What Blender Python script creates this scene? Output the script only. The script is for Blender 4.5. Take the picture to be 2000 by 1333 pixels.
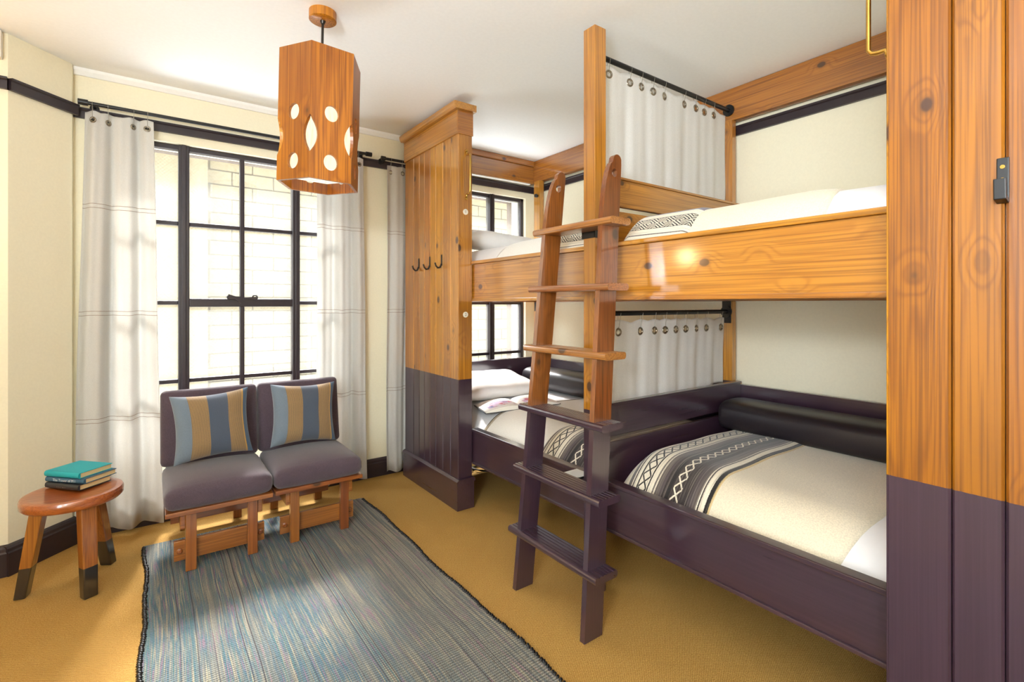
import bpy, bmesh, math, random
from mathutils import Vector, Matrix
from mathutils.geometry import tessellate_polygon
random.seed(7)
C = bpy.context.scene.collection
SC = bpy.context.scene
PI = math.pi
for o in list(bpy.data.objects): bpy.data.objects.remove(o)

# ------------------------------------------------------------------ camera, world, lights, exposure
cam_d = bpy.data.cameras.new('camera'); cam = bpy.data.objects.new('camera', cam_d); C.objects.link(cam)
cam_d.sensor_width = 36.0; cam_d.lens = 36.0*965/2000
cam_d.shift_y = -(666.5-594)/2000
cam_d.clip_start = 0.02
cam.location = (0, 0, 1.3)
cam.rotation_euler = (PI/2, 0, -math.atan2(705, 965))
SC.camera = cam

w = bpy.data.worlds.new('sky'); SC.world = w; w.use_nodes = True
bg = w.node_tree.nodes['Background']
bg.inputs[0].default_value = (0.86, 0.94, 1.0, 1); bg.inputs[1].default_value = 10.0

def lamp(kind, name, loc, energy, col, **kw):
    d = bpy.data.lights.new(name, kind); d.energy = energy; d.color = col
    for k, v in kw.items(): setattr(d, k, v)
    o = bpy.data.objects.new(name, d); C.objects.link(o); o.location = loc
    return o
def aim(o, to):
    o.rotation_euler = (Vector(to)-o.location).to_track_quat('-Z', 'Y').to_euler()
sun = lamp('SUN', 'sun', (0.6, 7, 6), 11.0, (1.0, 0.98, 0.95), angle=math.radians(9))
aim(sun, Vector((0.6, 7, 6)) + Vector((-0.10, -0.69, -0.72)))
# window portals: help the renderer find the sky through the openings, they give off nothing themselves
for n, x, wd in (('portal_a', 0.48, 1.34), ('portal_b', 2.25, 1.10)):
    p = lamp('AREA', n, (x, 3.80, 1.31), 1, (1, 1, 1), shape='RECTANGLE', size=wd, size_y=1.95)
    p.rotation_euler = (-PI/2, 0, 0); p.data.cycles.is_portal = True
# added fill light at a made-up opening in the left-hand wall behind the camera
wl = lamp('AREA', 'side_fill_light', (-1.95, -0.75, 1.5), 20, (0.80, 0.90, 1.0), shape='RECTANGLE', size=1.5, size_y=1.7)
wl.rotation_euler = (0, -PI/2-0.45, 0)
# unseen sconce on the left wall and warm ceiling lamp, then two added fill lights
lamp('POINT', 'sconce_light', (-1.05, 3.00, 1.78), 8, (1.0, 0.62, 0.34), shadow_soft_size=0.07)
lamp('POINT', 'unseen_overhead_light', (0.85, 0.10, 2.35), 3.5, (1.0, 0.78, 0.48), shadow_soft_size=0.12)
lamp('POINT', 'unseen_overhead_light', (-0.6, -1.1, 2.1), 7, (1.0, 0.97, 0.94), shadow_soft_size=0.25)  # added fill behind the camera, no lamp stands there
up = lamp('SPOT', 'ceiling_fill_spot', (-0.9, -0.2, 1.75), 175, (0.86, 0.93, 1.0), shadow_soft_size=0.15, spot_size=math.radians(150), spot_blend=1.0)  # added spot without a lamp, brightens the ceiling
aim(up, (0.3, 0.8, 2.6))

SC.view_settings.view_transform = 'Standard'; SC.view_settings.look = 'None'
SC.view_settings.exposure = 0.40; SC.view_settings.gamma = 1.0
SC.view_settings.use_curve_mapping = False
SC.cycles.use_denoising = True
SC.cycles.max_bounces = 10; SC.cycles.diffuse_bounces = 6; SC.cycles.transparent_max_bounces = 16
SC.cycles.sample_clamp_indirect = 8.0; SC.cycles.caustics_reflective = False; SC.cycles.caustics_refractive = False

# ------------------------------------------------------------------ node helpers
def srgb(r, g, b):
    f = lambda c: ((c/255+0.055)/1.055)**2.4 if c/255 > 0.04045 else c/255/12.92
    return (f(r), f(g), f(b), 1)
class NT:
    def __init__(s, name):
        s.m = bpy.data.materials.new(name); s.m.use_nodes = True; s.t = s.m.node_tree
        s.b = s.t.nodes['Principled BSDF']; s.out = s.t.nodes['Material Output']
    def n(s, typ, **kw):
        nd = s.t.nodes.new('ShaderNode'+typ)
        for k, v in kw.items():
            if k.startswith('i_'): nd.inputs[k[2:].replace('_', ' ')].default_value = v
            else: setattr(nd, k, v)
        return nd
    def l(s, a, b): s.t.links.new(a, b)
    def math(s, op, a, b=None, c=None, clamp=False):
        nd = s.n('Math', operation=op, use_clamp=clamp)
        for i, v in enumerate((a, b, c)):
            if v is None: continue
            if hasattr(v, 'links') or isinstance(v, bpy.types.NodeSocket): s.l(v, nd.inputs[i])
            else: nd.inputs[i].default_value = v
        return nd.outputs[0]
    def mix(s, f, a, b, typ='MIX'):
        nd = s.n('MixRGB', blend_type=typ)
        for i, v in enumerate((f, a, b)):
            if isinstance(v, bpy.types.NodeSocket): s.l(v, nd.inputs[i])
            else: nd.inputs[i].default_value = v
        return nd.outputs[0]
    def sm(s, v, a, b, lo=0.0, hi=1.0):
        nd = s.n('MapRange', interpolation_type='SMOOTHSTEP')
        s.l(v, nd.inputs['Value']); nd.inputs['From Min'].default_value = a; nd.inputs['From Max'].default_value = b
        nd.inputs['To Min'].default_value = lo; nd.inputs['To Max'].default_value = hi
        return nd.outputs[0]
    def coord(s, scale=(1, 1, 1), rnd=False, kind='Object', loc=(0, 0, 0)):
        tc = s.n('TexCoord'); mp = s.n('Mapping'); mp.inputs['Scale'].default_value = scale; mp.inputs['Location'].default_value = loc
        src = tc.outputs[kind]
        if rnd:
            oi = s.n('ObjectInfo'); k = s.math('MULTIPLY', oi.outputs['Random'], 9.0)
            va = s.n('VectorMath', operation='ADD'); s.l(src, va.inputs[0])
            cx = s.n('CombineXYZ')
            for i in range(3): s.l(k, cx.inputs[i])
            s.l(cx.outputs[0], va.inputs[1]); src = va.outputs[0]
        s.l(src, mp.inputs['Vector']); return mp.outputs[0]
    def noise(s, vec, scale, detail=3, rough=0.5, dist=0.0):
        nd = s.n('TexNoise'); s.l(vec, nd.inputs['Vector']); nd.inputs['Scale'].default_value = scale
        nd.inputs['Detail'].default_value = detail; nd.inputs['Roughness'].default_value = rough; nd.inputs['Distortion'].default_value = dist
        return nd.outputs['Fac']
    def bump(s, h, strength=0.3, dist=0.002):
        nd = s.n('Bump'); nd.inputs['Strength'].default_value = strength; nd.inputs['Distance'].default_value = dist
        s.l(h, nd.inputs['Height']); s.l(nd.outputs[0], s.b.inputs['Normal'])
    def set(s, **kw):
        for k, v in kw.items():
            k = {'col': 'Base Color', 'rough': 'Roughness', 'metal': 'Metallic', 'spec': 'Specular IOR Level', 'coat': 'Coat Weight', 'coatr': 'Coat Roughness', 'sheen': 'Sheen Weight'}[k]
            if isinstance(v, bpy.types.NodeSocket): s.l(v, s.b.inputs[k])
            else: s.b.inputs[k].default_value = v
        return s

def plain(name, col, rough=0.5, metal=0, bump=None, var=0.06, **kw):
    t = NT(name); t.set(rough=rough, metal=metal, **kw)
    v = t.coord()
    n = t.noise(v, bump[0] if bump else 12, 3)
    t.set(col=t.mix(t.sm(n, 0.3, 0.7), tuple(c*(1-var) for c in col[:3])+(1,), tuple(min(1, c*(1+var)) for c in col[:3])+(1,)))
    if bump: t.bump(n, bump[1], bump[2])
    return t.m

PURPLE = srgb(52, 34, 46)
def wood(name, axis, light, dark, rough=0.26, paint=None, knots=1.0, coat=0.7):
    """varnished knotty pine, grain along an axis; paint=(z, colour): the piece is really painted below that height"""
    t = NT(name)
    def sc(a, c): return tuple(a if i == axis else c for i in range(3))
    kv = t.coord(sc(4.2, 6.2), rnd=True)
    vo = t.n('TexVoronoi', feature='F1'); t.l(kv, vo.inputs['Vector']); vo.inputs['Scale'].default_value = 1.0
    d = vo.outputs['Distance']
    near = t.sm(d, 0.36, 0.05)
    gv = t.coord(sc(0.30, 6.5), rnd=True)
    n1 = t.noise(gv, 1.0, 2, 0.45, 0.3)
    field = t.math('ADD', n1, t.math('MULTIPLY', near, 0.11*knots))
    rings = t.math('MULTIPLY_ADD', t.math('SINE', t.math('MULTIPLY', field, 105.0)), 0.5, 0.5)
    rings = t.math('POWER', rings, 2.6)
    fv = t.coord(sc(2.0, 190.0), rnd=True)
    fine = t.noise(fv, 1.0, 2)
    col = t.mix(t.math('MULTIPLY', rings, 0.42), light, dark)
    col = t.mix(t.math('MULTIPLY', t.sm(fine, 0.42, 0.66), 0.55), col, tuple(c*0.62 for c in dark[:3])+(1,))
    bv = t.coord(sc(0.8, 2.2), rnd=True)
    col = t.mix(t.math('MULTIPLY', t.sm(t.noise(bv, 1.6, 2), 0.42, 0.68), 0.45), col, tuple(c*0.72 for c in dark[:3])+(1,))
    oi = t.n('ObjectInfo')
    hsv = t.n('HueSaturation'); t.l(col, hsv.inputs['Color']); t.l(t.math('MULTIPLY_ADD', oi.outputs['Random'], 0.34, 0.82), hsv.inputs['Value'])
    t.l(t.math('MULTIPLY_ADD', oi.outputs['Random'], 0.016, 0.492), hsv.inputs['Hue'])
    col = hsv.outputs[0]
    if knots:
        col = t.mix(t.sm(d, 0.17, 0.06, 0, 0.55), col, tuple(c*0.45 for c in dark[:3])+(1,))
        col = t.mix(t.sm(d, 0.105, 0.075, 0, 0.9), col, srgb(62, 34, 18))
    rgh = t.math('MULTIPLY_ADD', fine, 0.12, rough)
    if paint:
        z, pc = paint
        tc = t.n('TexCoord'); sx = t.n('SeparateXYZ'); t.l(tc.outputs['Object'], sx.inputs[0])
        wob = t.math('ADD', sx.outputs[2], t.math('MULTIPLY', t.noise(t.coord(), 60, 2), 0.0025))
        msk = t.math('LESS_THAN', wob, z+0.0012)
        pcol = t.mix(t.sm(fine, 0.3, 0.8), pc, tuple(min(1, c*1.35) for c in pc[:3])+(1,))
        col = t.mix(msk, col, pcol)
        rgh = t.math('ADD', rgh, t.math('MULTIPLY', msk, 0.06))
    t.set(col=col, rough=rgh, coat=coat, coatr=0.12); t.b.inputs['Coat IOR'].default_value = 1.95
    t.bump(t.math('ADD', fine, t.math('MULTIPLY', rings, 0.5)), 0.10, 0.0012)
    return t.m

def painted(name, axis, col, rough=0.32):
    t = NT(name)
    fine = t.noise(t.coord(tuple(3.0 if i == axis else 110.0 for i in range(3)), rnd=True), 1.0, 2)
    big = t.noise(t.coord(tuple(1.2 if i == axis else 9.0 for i in range(3)), rnd=True), 1.0, 2, 0.5, 0.5)
    c = t.mix(t.sm(fine, 0.3, 0.8), col, tuple(min(1, k*1.3) for k in col[:3])+(1,))
    c = t.mix(t.sm(big, 0.55, 0.75, 0, 0.35), c, tuple(min(1, k*1.7) for k in col[:3])+(1,))
    t.set(col=c, rough=t.math('MULTIPLY_ADD', fine, 0.2, rough-0.1), coat=0.8, coatr=0.16); t.b.inputs['Coat IOR'].default_value = 1.8
    t.bump(fine, 0.12, 0.001)
    return t.m

LT, DK = srgb(186, 123, 36), srgb(140, 82, 16)
TWZ = (0.822, PURPLE)
M = {}
M['pine_z'] = wood('pine_upright', 2, LT, DK)
M['pine_y'] = wood('pine_lengthwise', 1, LT, DK)
M['pine_x'] = wood('pine_crosswise', 0, LT, DK)
M['pine_two'] = wood('pine_upright_painted_foot', 2, LT, DK, paint=TWZ)
M['pine_two_near'] = wood('pine_upright_painted_foot_near', 2, srgb(164, 104, 6), srgb(112, 62, 2), paint=(0.852, PURPLE), coat=0.12, rough=0.36)
M['ladder'] = wood('ladder_wood', 2, srgb(138, 80, 32), srgb(98, 50, 16), paint=(0.83, PURPLE), knots=0.6, rough=0.26)
M['ladder_y'] = wood('ladder_rung_wood', 1, srgb(160, 102, 46), srgb(120, 66, 24), knots=0.5, rough=0.26)
M['chair_y'] = wood('chair_wood_cross', 0, srgb(156, 90, 34), srgb(122, 62, 20), knots=0.3)
M['chair_z'] = wood('chair_wood_upright', 2, srgb(156, 90, 34), srgb(122, 62, 20), knots=0.0)
M['stool'] = wood('stool_wood', 0, srgb(178, 96, 44), srgb(144, 66, 26), knots=0.0)
M['stool_leg'] = wood('stool_leg_wood', 2, srgb(168, 100, 36), srgb(136, 70, 22), knots=0.0, paint=(0.135, srgb(20, 19, 22)))
M['lamp'] = wood('lamp_wood', 2, srgb(184, 114, 20), srgb(122, 60, 6), knots=0.7, rough=0.35, coat=0.15)
M['purple_y'] = painted('purple_paint_lengthwise', 1, PURPLE)
M['purple_x'] = painted('purple_paint_crosswise', 0, PURPLE)
M['purple_z'] = painted('purple_paint_upright', 2, PURPLE)
M['trim'] = plain('dark_trim_paint', srgb(46, 37, 42), 0.35, bump=(30, .05, .001))
M['frame'] = plain('dark_window_paint', srgb(44, 36, 42), 0.4, bump=(60, .15, .001))
M['black'] = plain('black_metal', srgb(16, 16, 18), 0.4, 0.0)
M['hook'] = plain('iron_hook', srgb(58, 54, 50), 0.35, 0.8)
M['brass'] = plain('brass', srgb(205, 165, 85), 0.25, 1.0)
M['steel'] = plain('steel', srgb(150, 140, 125), 0.3, 1.0)
M['wire'] = plain('wire', srgb(170, 165, 155), 0.35, 0.9)
M['wall'] = plain('cream_wall_paint', srgb(235, 228, 202), 0.75, bump=(90, .05, .001), var=0.015)
M['ceiling'] = plain('white_ceiling_paint', srgb(244, 246, 246), 0.8, bump=(60, .04, .001), var=0.012)
M['white'] = plain('white_plastic', srgb(235, 232, 224), 0.5, var=0.01)
M['linen_white'] = plain('white_cotton', srgb(236, 234, 232), 0.85, bump=(14, .25, .01), var=0.02, sheen=0.2)
M['cream_blanket'] = plain('cream_wool', srgb(226, 214, 188), 0.95, bump=(210, .35, .003), var=0.09, sheen=0.3)
M['window_lit_blanket'] = plain('cream_wool_window_lit', srgb(232, 229, 220), 0.95, bump=(210, .35, .003), var=0.05, sheen=0.3)  # the cream wool again, with the window's light put into its colour
M['hem'] = plain('grey_hem', srgb(170, 158, 138), 0.9)
M['leather'] = plain('black_leatherette', srgb(36, 30, 34), 0.38, bump=(180, .15, .002))
M['paper'] = plain('page_paper', srgb(236, 230, 216), 0.8, var=0.02)
M['page_edge'] = plain('page_edges', srgb(214, 190, 140), 0.85, bump=(300, .2, .001))
M['teal'] = plain('teal_book_cloth', srgb(22, 158, 168), 0.6, bump=(400, .1, .001))
M['blue_cover'] = plain('slate_blue_cover', srgb(54, 92, 116), 0.4)
M['dark_cover'] = plain('charcoal_cover', srgb(40, 42, 48), 0.45)
M['gilt'] = plain('pale_lettering', srgb(214, 222, 222), 0.5)
M['ink'] = plain('dark_lettering', srgb(40, 38, 40), 0.5)
M['cream_disc'] = plain('ivory_disc', srgb(214, 206, 188), 0.45)

def fabric(name, a, b, scale=700, rough=0.9):
    t = NT(name); v = t.coord()
    n = t.noise(v, scale, 2); n2 = t.noise(v, 9, 2)
    c = t.mix(t.sm(n, 0.35, 0.65), a, b)
    c = t.mix(t.sm(n2, 0.3, 0.7, 0, 0.15), c, tuple(k*0.6 for k in a[:3])+(1,))
    t.set(col=c, rough=rough, sheen=0.35); t.bump(n, 0.25, 0.002); return t.m
M['plum'] = fabric('plum_upholstery', srgb(58, 45, 56), srgb(92, 76, 86))

def curtain_mat(name, col, trans, seams=()):
    t = NT(name); v = t.coord((260, 260, 260))
    n = t.noise(v, 1.0, 2); n2 = t.noise(t.coord((25, 25, 1.2)), 1.0, 2)
    c = t.mix(t.sm(n, 0.3, 0.7), tuple(k*0.93 for k in col[:3])+(1,), col)
    c = t.mix(t.sm(n2, 0.35, 0.7, 0, 0.08), c, srgb(170, 160, 140))
    if seams:
        tc = t.n('TexCoord'); sx = t.n('SeparateXYZ'); t.l(tc.outputs['Object'], sx.inputs[0])
        zz = t.math('ADD', sx.outputs[2], t.math('MULTIPLY', t.noise(t.coord((6, 6, 0.1)), 1.0, 1), 0.02))
        for z in seams:
            for dz in (0, 0.022):
                m = t.math('COMPARE', zz, z+0.01+dz, 0.0014)
                c = t.mix(t.math('MULTIPLY', m, 0.7), c, srgb(128, 92, 66))
    t.set(col=c, rough=0.9, sheen=0.2); t.bump(n, 0.15, 0.001)
    tr = t.n('BsdfTranslucent'); t.l(c, tr.inputs[0])
    ms = t.n('MixShader'); ms.inputs[0].default_value = trans
    t.l(t.b.outputs[0], ms.inputs[1]); t.l(tr.outputs[0], ms.inputs[2]); t.l(ms.outputs[0], t.out.inputs[0])
    return t.m
M['curtain'] = curtain_mat('linen_curtain', srgb(226, 225, 222), 0.42, (1.79, 1.20, 0.61))
M['bunk_curtain'] = curtain_mat('white_muslin', srgb(248, 248, 247), 0.6)

# wired safety glass: mostly clear, a faint milky film, gloss
t = NT('wired_glass')
tr = t.n('BsdfTransparent'); gl = t.n('BsdfGlossy'); gl.inputs['Roughness'].default_value = 0.05
tl = t.n('BsdfTranslucent'); tl.inputs[0].default_value = (0.95, 0.93, 0.84, 1)
v = t.coord((1, 0.0, 1)); mp = t.n('Mapping'); mp.inputs['Rotation'].default_value = (0, PI/4, 0); t.l(v, mp.inputs[0])
sx = t.n('SeparateXYZ'); t.l(mp.outputs[0], sx.inputs[0])
wires = t.math('MAXIMUM', t.math('GREATER_THAN', t.math('SINE', t.math('MULTIPLY', sx.outputs[0], 420)), 0.985), t.math('GREATER_THAN', t.math('SINE', t.math('MULTIPLY', sx.outputs[2], 420)), 0.985))
df = t.n('BsdfDiffuse'); df.inputs[0].default_value = (0.5, 0.48, 0.4, 1)
m1 = t.n('MixShader'); m1.inputs[0].default_value = 0.06; t.l(tr.outputs[0], m1.inputs[1]); t.l(tl.outputs[0], m1.inputs[2])
m2 = t.n('MixShader'); m2.inputs[0].default_value = 0.04; t.l(m1.outputs[0], m2.inputs[1]); t.l(gl.outputs[0], m2.inputs[2])
m3 = t.n('MixShader'); t.l(t.math('MULTIPLY', wires, 0.35), m3.inputs[0]); t.l(m2.outputs[0], m3.inputs[1]); t.l(df.outputs[0], m3.inputs[2])
t.l(m3.outputs[0], t.out.inputs[0]); M['glass'] = t.m

# sisal carpet
t = NT('mustard_sisal_carpet')
v = t.coord(); sx = t.n('SeparateXYZ'); t.l(v, sx.inputs[0])
jit = t.math('MULTIPLY', t.noise(v, 40, 2), 0.006)
wx = t.math('SINE', t.math('MULTIPLY', t.math('ADD', sx.outputs[0], jit), 2*PI/0.0105))
wy = t.math('SINE', t.math('MULTIPLY', t.math('ADD', sx.outputs[1], jit), 2*PI/0.0075))
wv = t.math('MULTIPLY_ADD', t.math('MULTIPLY', wx, wy), 0.5, 0.5)
n = t.noise(v, 230, 3); nb = t.noise(v, 5, 3)
c = t.mix(t.sm(n, 0.3, 0.7), srgb(184, 138, 60), srgb(224, 180, 98))
c = t.mix(t.math('MULTIPLY', t.math('SUBTRACT', 1.0, wv), 0.75), c, srgb(120, 80, 24))
c = t.mix(t.sm(nb, 0.4, 0.7, 0, 0.15), c, srgb(170, 122, 48))
t.set(col=c, rough=0.95); t.bump(t.math('ADD', wv, t.math('MULTIPLY', n, 0.6)), 0.6, 0.004); M['carpet'] = t.m

# woven rag rug: warp stripes along its length, bluer on its left side, ribbed weft
t = NT('rag_rug')
v = t.coord(); sx = t.n('SeparateXYZ'); t.l(v, sx.inputs[0])
wob = t.math('MULTIPLY', t.noise(t.coord((2, 1.6, 0)), 1.0, 1), 0.03)
xx = t.math('ADD', sx.outputs[0], wob)
def stripe(freq, off, ylen=0.5):
    cx = t.n('CombineXYZ'); t.l(t.math('MULTIPLY_ADD', xx, freq, off), cx.inputs[0]); t.l(t.math('MULTIPLY', sx.outputs[1], ylen), cx.inputs[1])
    return t.noise(cx.outputs[0], 1.0, 1)
s1 = stripe(95, 3.1); s2 = stripe(210, 11.0, 3.0); s3 = stripe(130, 40.0, 0.15); s4 = stripe(11, 77.0, 0.8); s5 = stripe(140, 120, 5.0)
c = t.mix(t.sm(s1, 0.35, 0.62), srgb(158, 154, 140), srgb(122, 126, 124))
c = t.mix(t.sm(s2, 0.52, 0.68, 0, 0.7), c, srgb(198, 186, 154))
blue = t.math('MULTIPLY', t.sm(xx, 0.55, -0.05), t.sm(s4, 0.30, 0.55))
c = t.mix(t.math('MULTIPLY', blue, t.sm(s5, 0.40, 0.60)), c, srgb(82, 118, 136))
c = t.mix(t.math('MULTIPLY', blue, t.sm(s3, 0.54, 0.64, 0, 0.8)), c, srgb(64, 122, 128))
c = t.mix(t.sm(s5, 0.60, 0.68, 0, 0.6), c, srgb(168, 120, 140))
c = t.mix(t.sm(s3, 0.40, 0.33, 0, 0.85), c, srgb(52, 54, 66))
rib = t.math('SINE', t.math('MULTIPLY', t.math('ADD', sx.outputs[1], t.math('MULTIPLY', t.noise(v, 14, 1), 0.006)), 2*PI/0.0115))
colw = t.math('SINE', t.math('MULTIPLY', xx, 2*PI/0.010))
wv = t.math('MULTIPLY_ADD', t.math('MULTIPLY', rib, t.math('MULTIPLY_ADD', colw, 0.35, 0.65)), 0.5, 0.5)
n = t.noise(v, 150, 2)
c = t.mix(t.math('MULTIPLY', t.math('SUBTRACT', 1.0, wv), 0.75), c, srgb(58, 56, 52))
c = t.mix(t.sm(n, 0.58, 0.74, 0, 0.8), c, srgb(60, 66, 74))
t.set(col=c, rough=0.95); t.bump(t.math('ADD', wv, n), 0.7, 0.005); M['rug'] = t.m

# striped cushion (UV u across)
t = NT('striped_cushion_cloth')
uv = t.n('UVMap'); sx = t.n('SeparateXYZ'); t.l(uv.outputs[0], sx.inputs[0]); u = sx.outputs[0]
rp = t.n('ValToRGB'); rp.color_ramp.interpolation = 'CONSTANT'; t.l(u, rp.inputs[0])
cr = rp.color_ramp
stops = [(0, (108, 122, 136)), (0.19, (164, 132, 86)), (0.43, (72, 82, 98)), (0.70, (164, 132, 86)), (0.905, (196, 146, 64)), (0.92, (66, 92, 118))]
cr.elements[0].position = 0; cr.elements[0].color = srgb(*stops[0][1]); cr.elements[1].position = stops[1][0]; cr.elements[1].color = srgb(*stops[1][1])
for p, k in stops[2:]:
    e = cr.elements.new(p); e.color = srgb(*k)
pin = t.math('GREATER_THAN', t.math('SINE', t.math('MULTIPLY', u, 2*PI*62)), 0.1)
tan = t.math('MAXIMUM', t.math('COMPARE', u, 0.31, 0.12), t.math('COMPARE', u, 0.802, 0.102))
c = t.mix(t.math('MULTIPLY', t.math('MULTIPLY', pin, tan), 0.9), rp.outputs[0], srgb(104, 84, 62))
n = t.noise(t.coord(), 600, 2)
c = t.mix(t.sm(n, 0.35, 0.65, 0, 0.22), c, srgb(40, 50, 62))
t.set(col=c, rough=0.9, sheen=0.3); t.bump(n, 0.25, 0.002); M['cushion'] = t.m

# serape: UV v across the stripes 0..1, u along (metres)
def serape(name, stops, lats, dense=False):
    t = NT(name); uv = t.n('UVMap'); sx = t.n('SeparateXYZ'); t.l(uv.outputs[0], sx.inputs[0])
    nz = t.noise(t.coord(), 420, 2)
    u = sx.outputs[0]; vv = t.math('ADD', sx.outputs[1], t.math('MULTIPLY_ADD', nz, 0.012, -0.006))
    rp = t.n('ValToRGB'); rp.color_ramp.interpolation = 'CONSTANT'; t.l(vv, rp.inputs[0]); cr = rp.color_ramp
    cr.elements[0].position = 0; cr.elements[0].color = srgb(*stops[0][1])
    cr.elements[1].position = stops[1][0]; cr.elements[1].color = srgb(*stops[1][1])
    for p, k in stops[2:]:
        e = cr.elements.new(p); e.color = srgb(*k)
    c = rp.outputs[0]
    for (v0, hw, period, col, th) in lats:
        inb = t.math('COMPARE', vv, v0, hw)
        tri = t.math('ABSOLUTE', t.math('SUBTRACT', t.math('FRACT', t.math('DIVIDE', u, period)), 0.5))   # 0..0.5
        a = t.math('DIVIDE', t.math('ABSOLUTE', t.math('SUBTRACT', vv, v0)), hw*2)                        # 0..0.5
        d1 = t.math('ABSOLUTE', t.math('SUBTRACT', tri, a))
        if dense:
            ln = t.math('LESS_THAN', t.math('ABSOLUTE', t.math('SUBTRACT', t.math('FRACT', t.math('MULTIPLY', t.math('ADD', tri, a), 5.0)), 0.5)), 0.25)
        else:
            d2 = t.math('ABSOLUTE', t.math('SUBTRACT', t.math('ADD', tri, a), 0.5))
            ln = t.math('LESS_THAN', t.math('MINIMUM', d1, d1), th)
        c = t.mix(t.math('MULTIPLY', ln, inb), c, srgb(*col))
    cx = t.n('CombineXYZ'); t.l(t.math('MULTIPLY', sx.outputs[1], 75.0), cx.inputs[0]); t.l(t.math('MULTIPLY', u, 3.0), cx.inputs[1])
    st = t.noise(cx.outputs[0], 1.0, 2)
    c = t.mix(t.sm(st, 0.52, 0.66, 0, 0.42), c, srgb(40, 32, 30)); c = t.mix(t.sm(st, 0.46, 0.34, 0, 0.22), c, srgb(190, 180, 165))
    c = t.mix(t.sm(nz, 0.5, 0.75, 0, 0.25), c, srgb(90, 84, 84))
    t.set(col=c, rough=0.95, sheen=0.3); t.bump(nz, 0.4, 0.003); return t.m
CR, BK, BR, GY, LV, TN = (232, 222, 200), (24, 20, 20), (50, 40, 38), (100, 90, 84), (80, 70, 70), (205, 180, 130)
M['serape'] = serape('serape_wool', [(0, GY), (0.07, CR), (0.085, BR), (0.10, CR), (0.14, BK), (0.155, CR), (0.265, BK), (0.28, CR), (0.335, GY), (0.35, CR), (0.365, GY), (0.42, LV), (0.45, BR), (0.47, GY), (0.49, BK), (0.53, BR), (0.71, BR), (0.74, LV), (0.80, GY), (0.84, CR), (0.855, BR), (0.87, CR), (0.92, BK), (0.955, TN)],
    [(0.21, 0.05, 0.062, BK, 0.10), (0.60, 0.048, 0.058, CR, 0.11)])
M['serape_up'] = serape('serape_wool_upper', [(0, (52, 46, 58)), (0.13, CR), (0.21, LV), (0.23, CR), (0.345, BK), (0.36, BK), (0.62, BK), (0.635, CR), (0.80, (96, 82, 104)), (0.93, BR), (0.96, LV)],
    [(0.49, 0.13, 0.085, CR, 0.1)], dense=True)
t = NT('book_plate'); v = t.coord((9, 9, 1))
n1 = t.noise(v, 1.3, 3); n2 = t.noise(v, 2.1, 3)
uv = t.n('UVMap'); sx = t.n('SeparateXYZ'); t.l(uv.outputs[0], sx.inputs[0])
inn = t.math('MULTIPLY', t.math('COMPARE', sx.outputs[0], 0.5, 0.36), t.math('COMPARE', sx.outputs[1], 0.42, 0.24))
c = t.mix(t.math('MULTIPLY', inn, t.sm(n1, 0.35, 0.6)), srgb(238, 234, 228), srgb(206, 168, 206))
c = t.mix(t.math('MULTIPLY', inn, t.sm(n2, 0.52, 0.62)), c, srgb(204, 84, 116))
c = t.mix(t.math('MULTIPLY', inn, t.sm(n1, 0.58, 0.68)), c, srgb(70, 82, 140))
t.set(col=c, rough=0.5); M['plate'] = t.m
def emit(name, col, st):
    t = NT(name); e = t.n('Emission'); e.inputs[0].default_value = col; e.inputs[1].default_value = st
    v = t.coord((60, 60, 9)); n = t.noise(v, 1.0, 3)
    t.l(t.mix(t.sm(n, 0.45, 0.75, 0, 0.45), col, (col[0]*0.62, col[1]*0.42, col[2]*0.22, 1)), e.inputs[0])
    t.l(e.outputs[0], t.out.inputs[0]); return t.m
M['glow'] = emit('lit_rice_paper', (1.0, 0.84, 0.58, 1), 1.1)
M['glow_low'] = emit('lit_diffuser', (1.0, 0.84, 0.66, 1), 1.15)
t = NT('painted_block'); n = t.noise(t.coord(), 22, 3)
t.set(col=t.mix(t.sm(n, 0.3, 0.7), srgb(110, 98, 68), srgb(118, 106, 78)), rough=0.9); t.bump(n, 0.4, 0.006); M['brick'] = t.m
M['mortar'] = plain('painted_mortar', srgb(98, 86, 58), 0.95)

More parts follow.
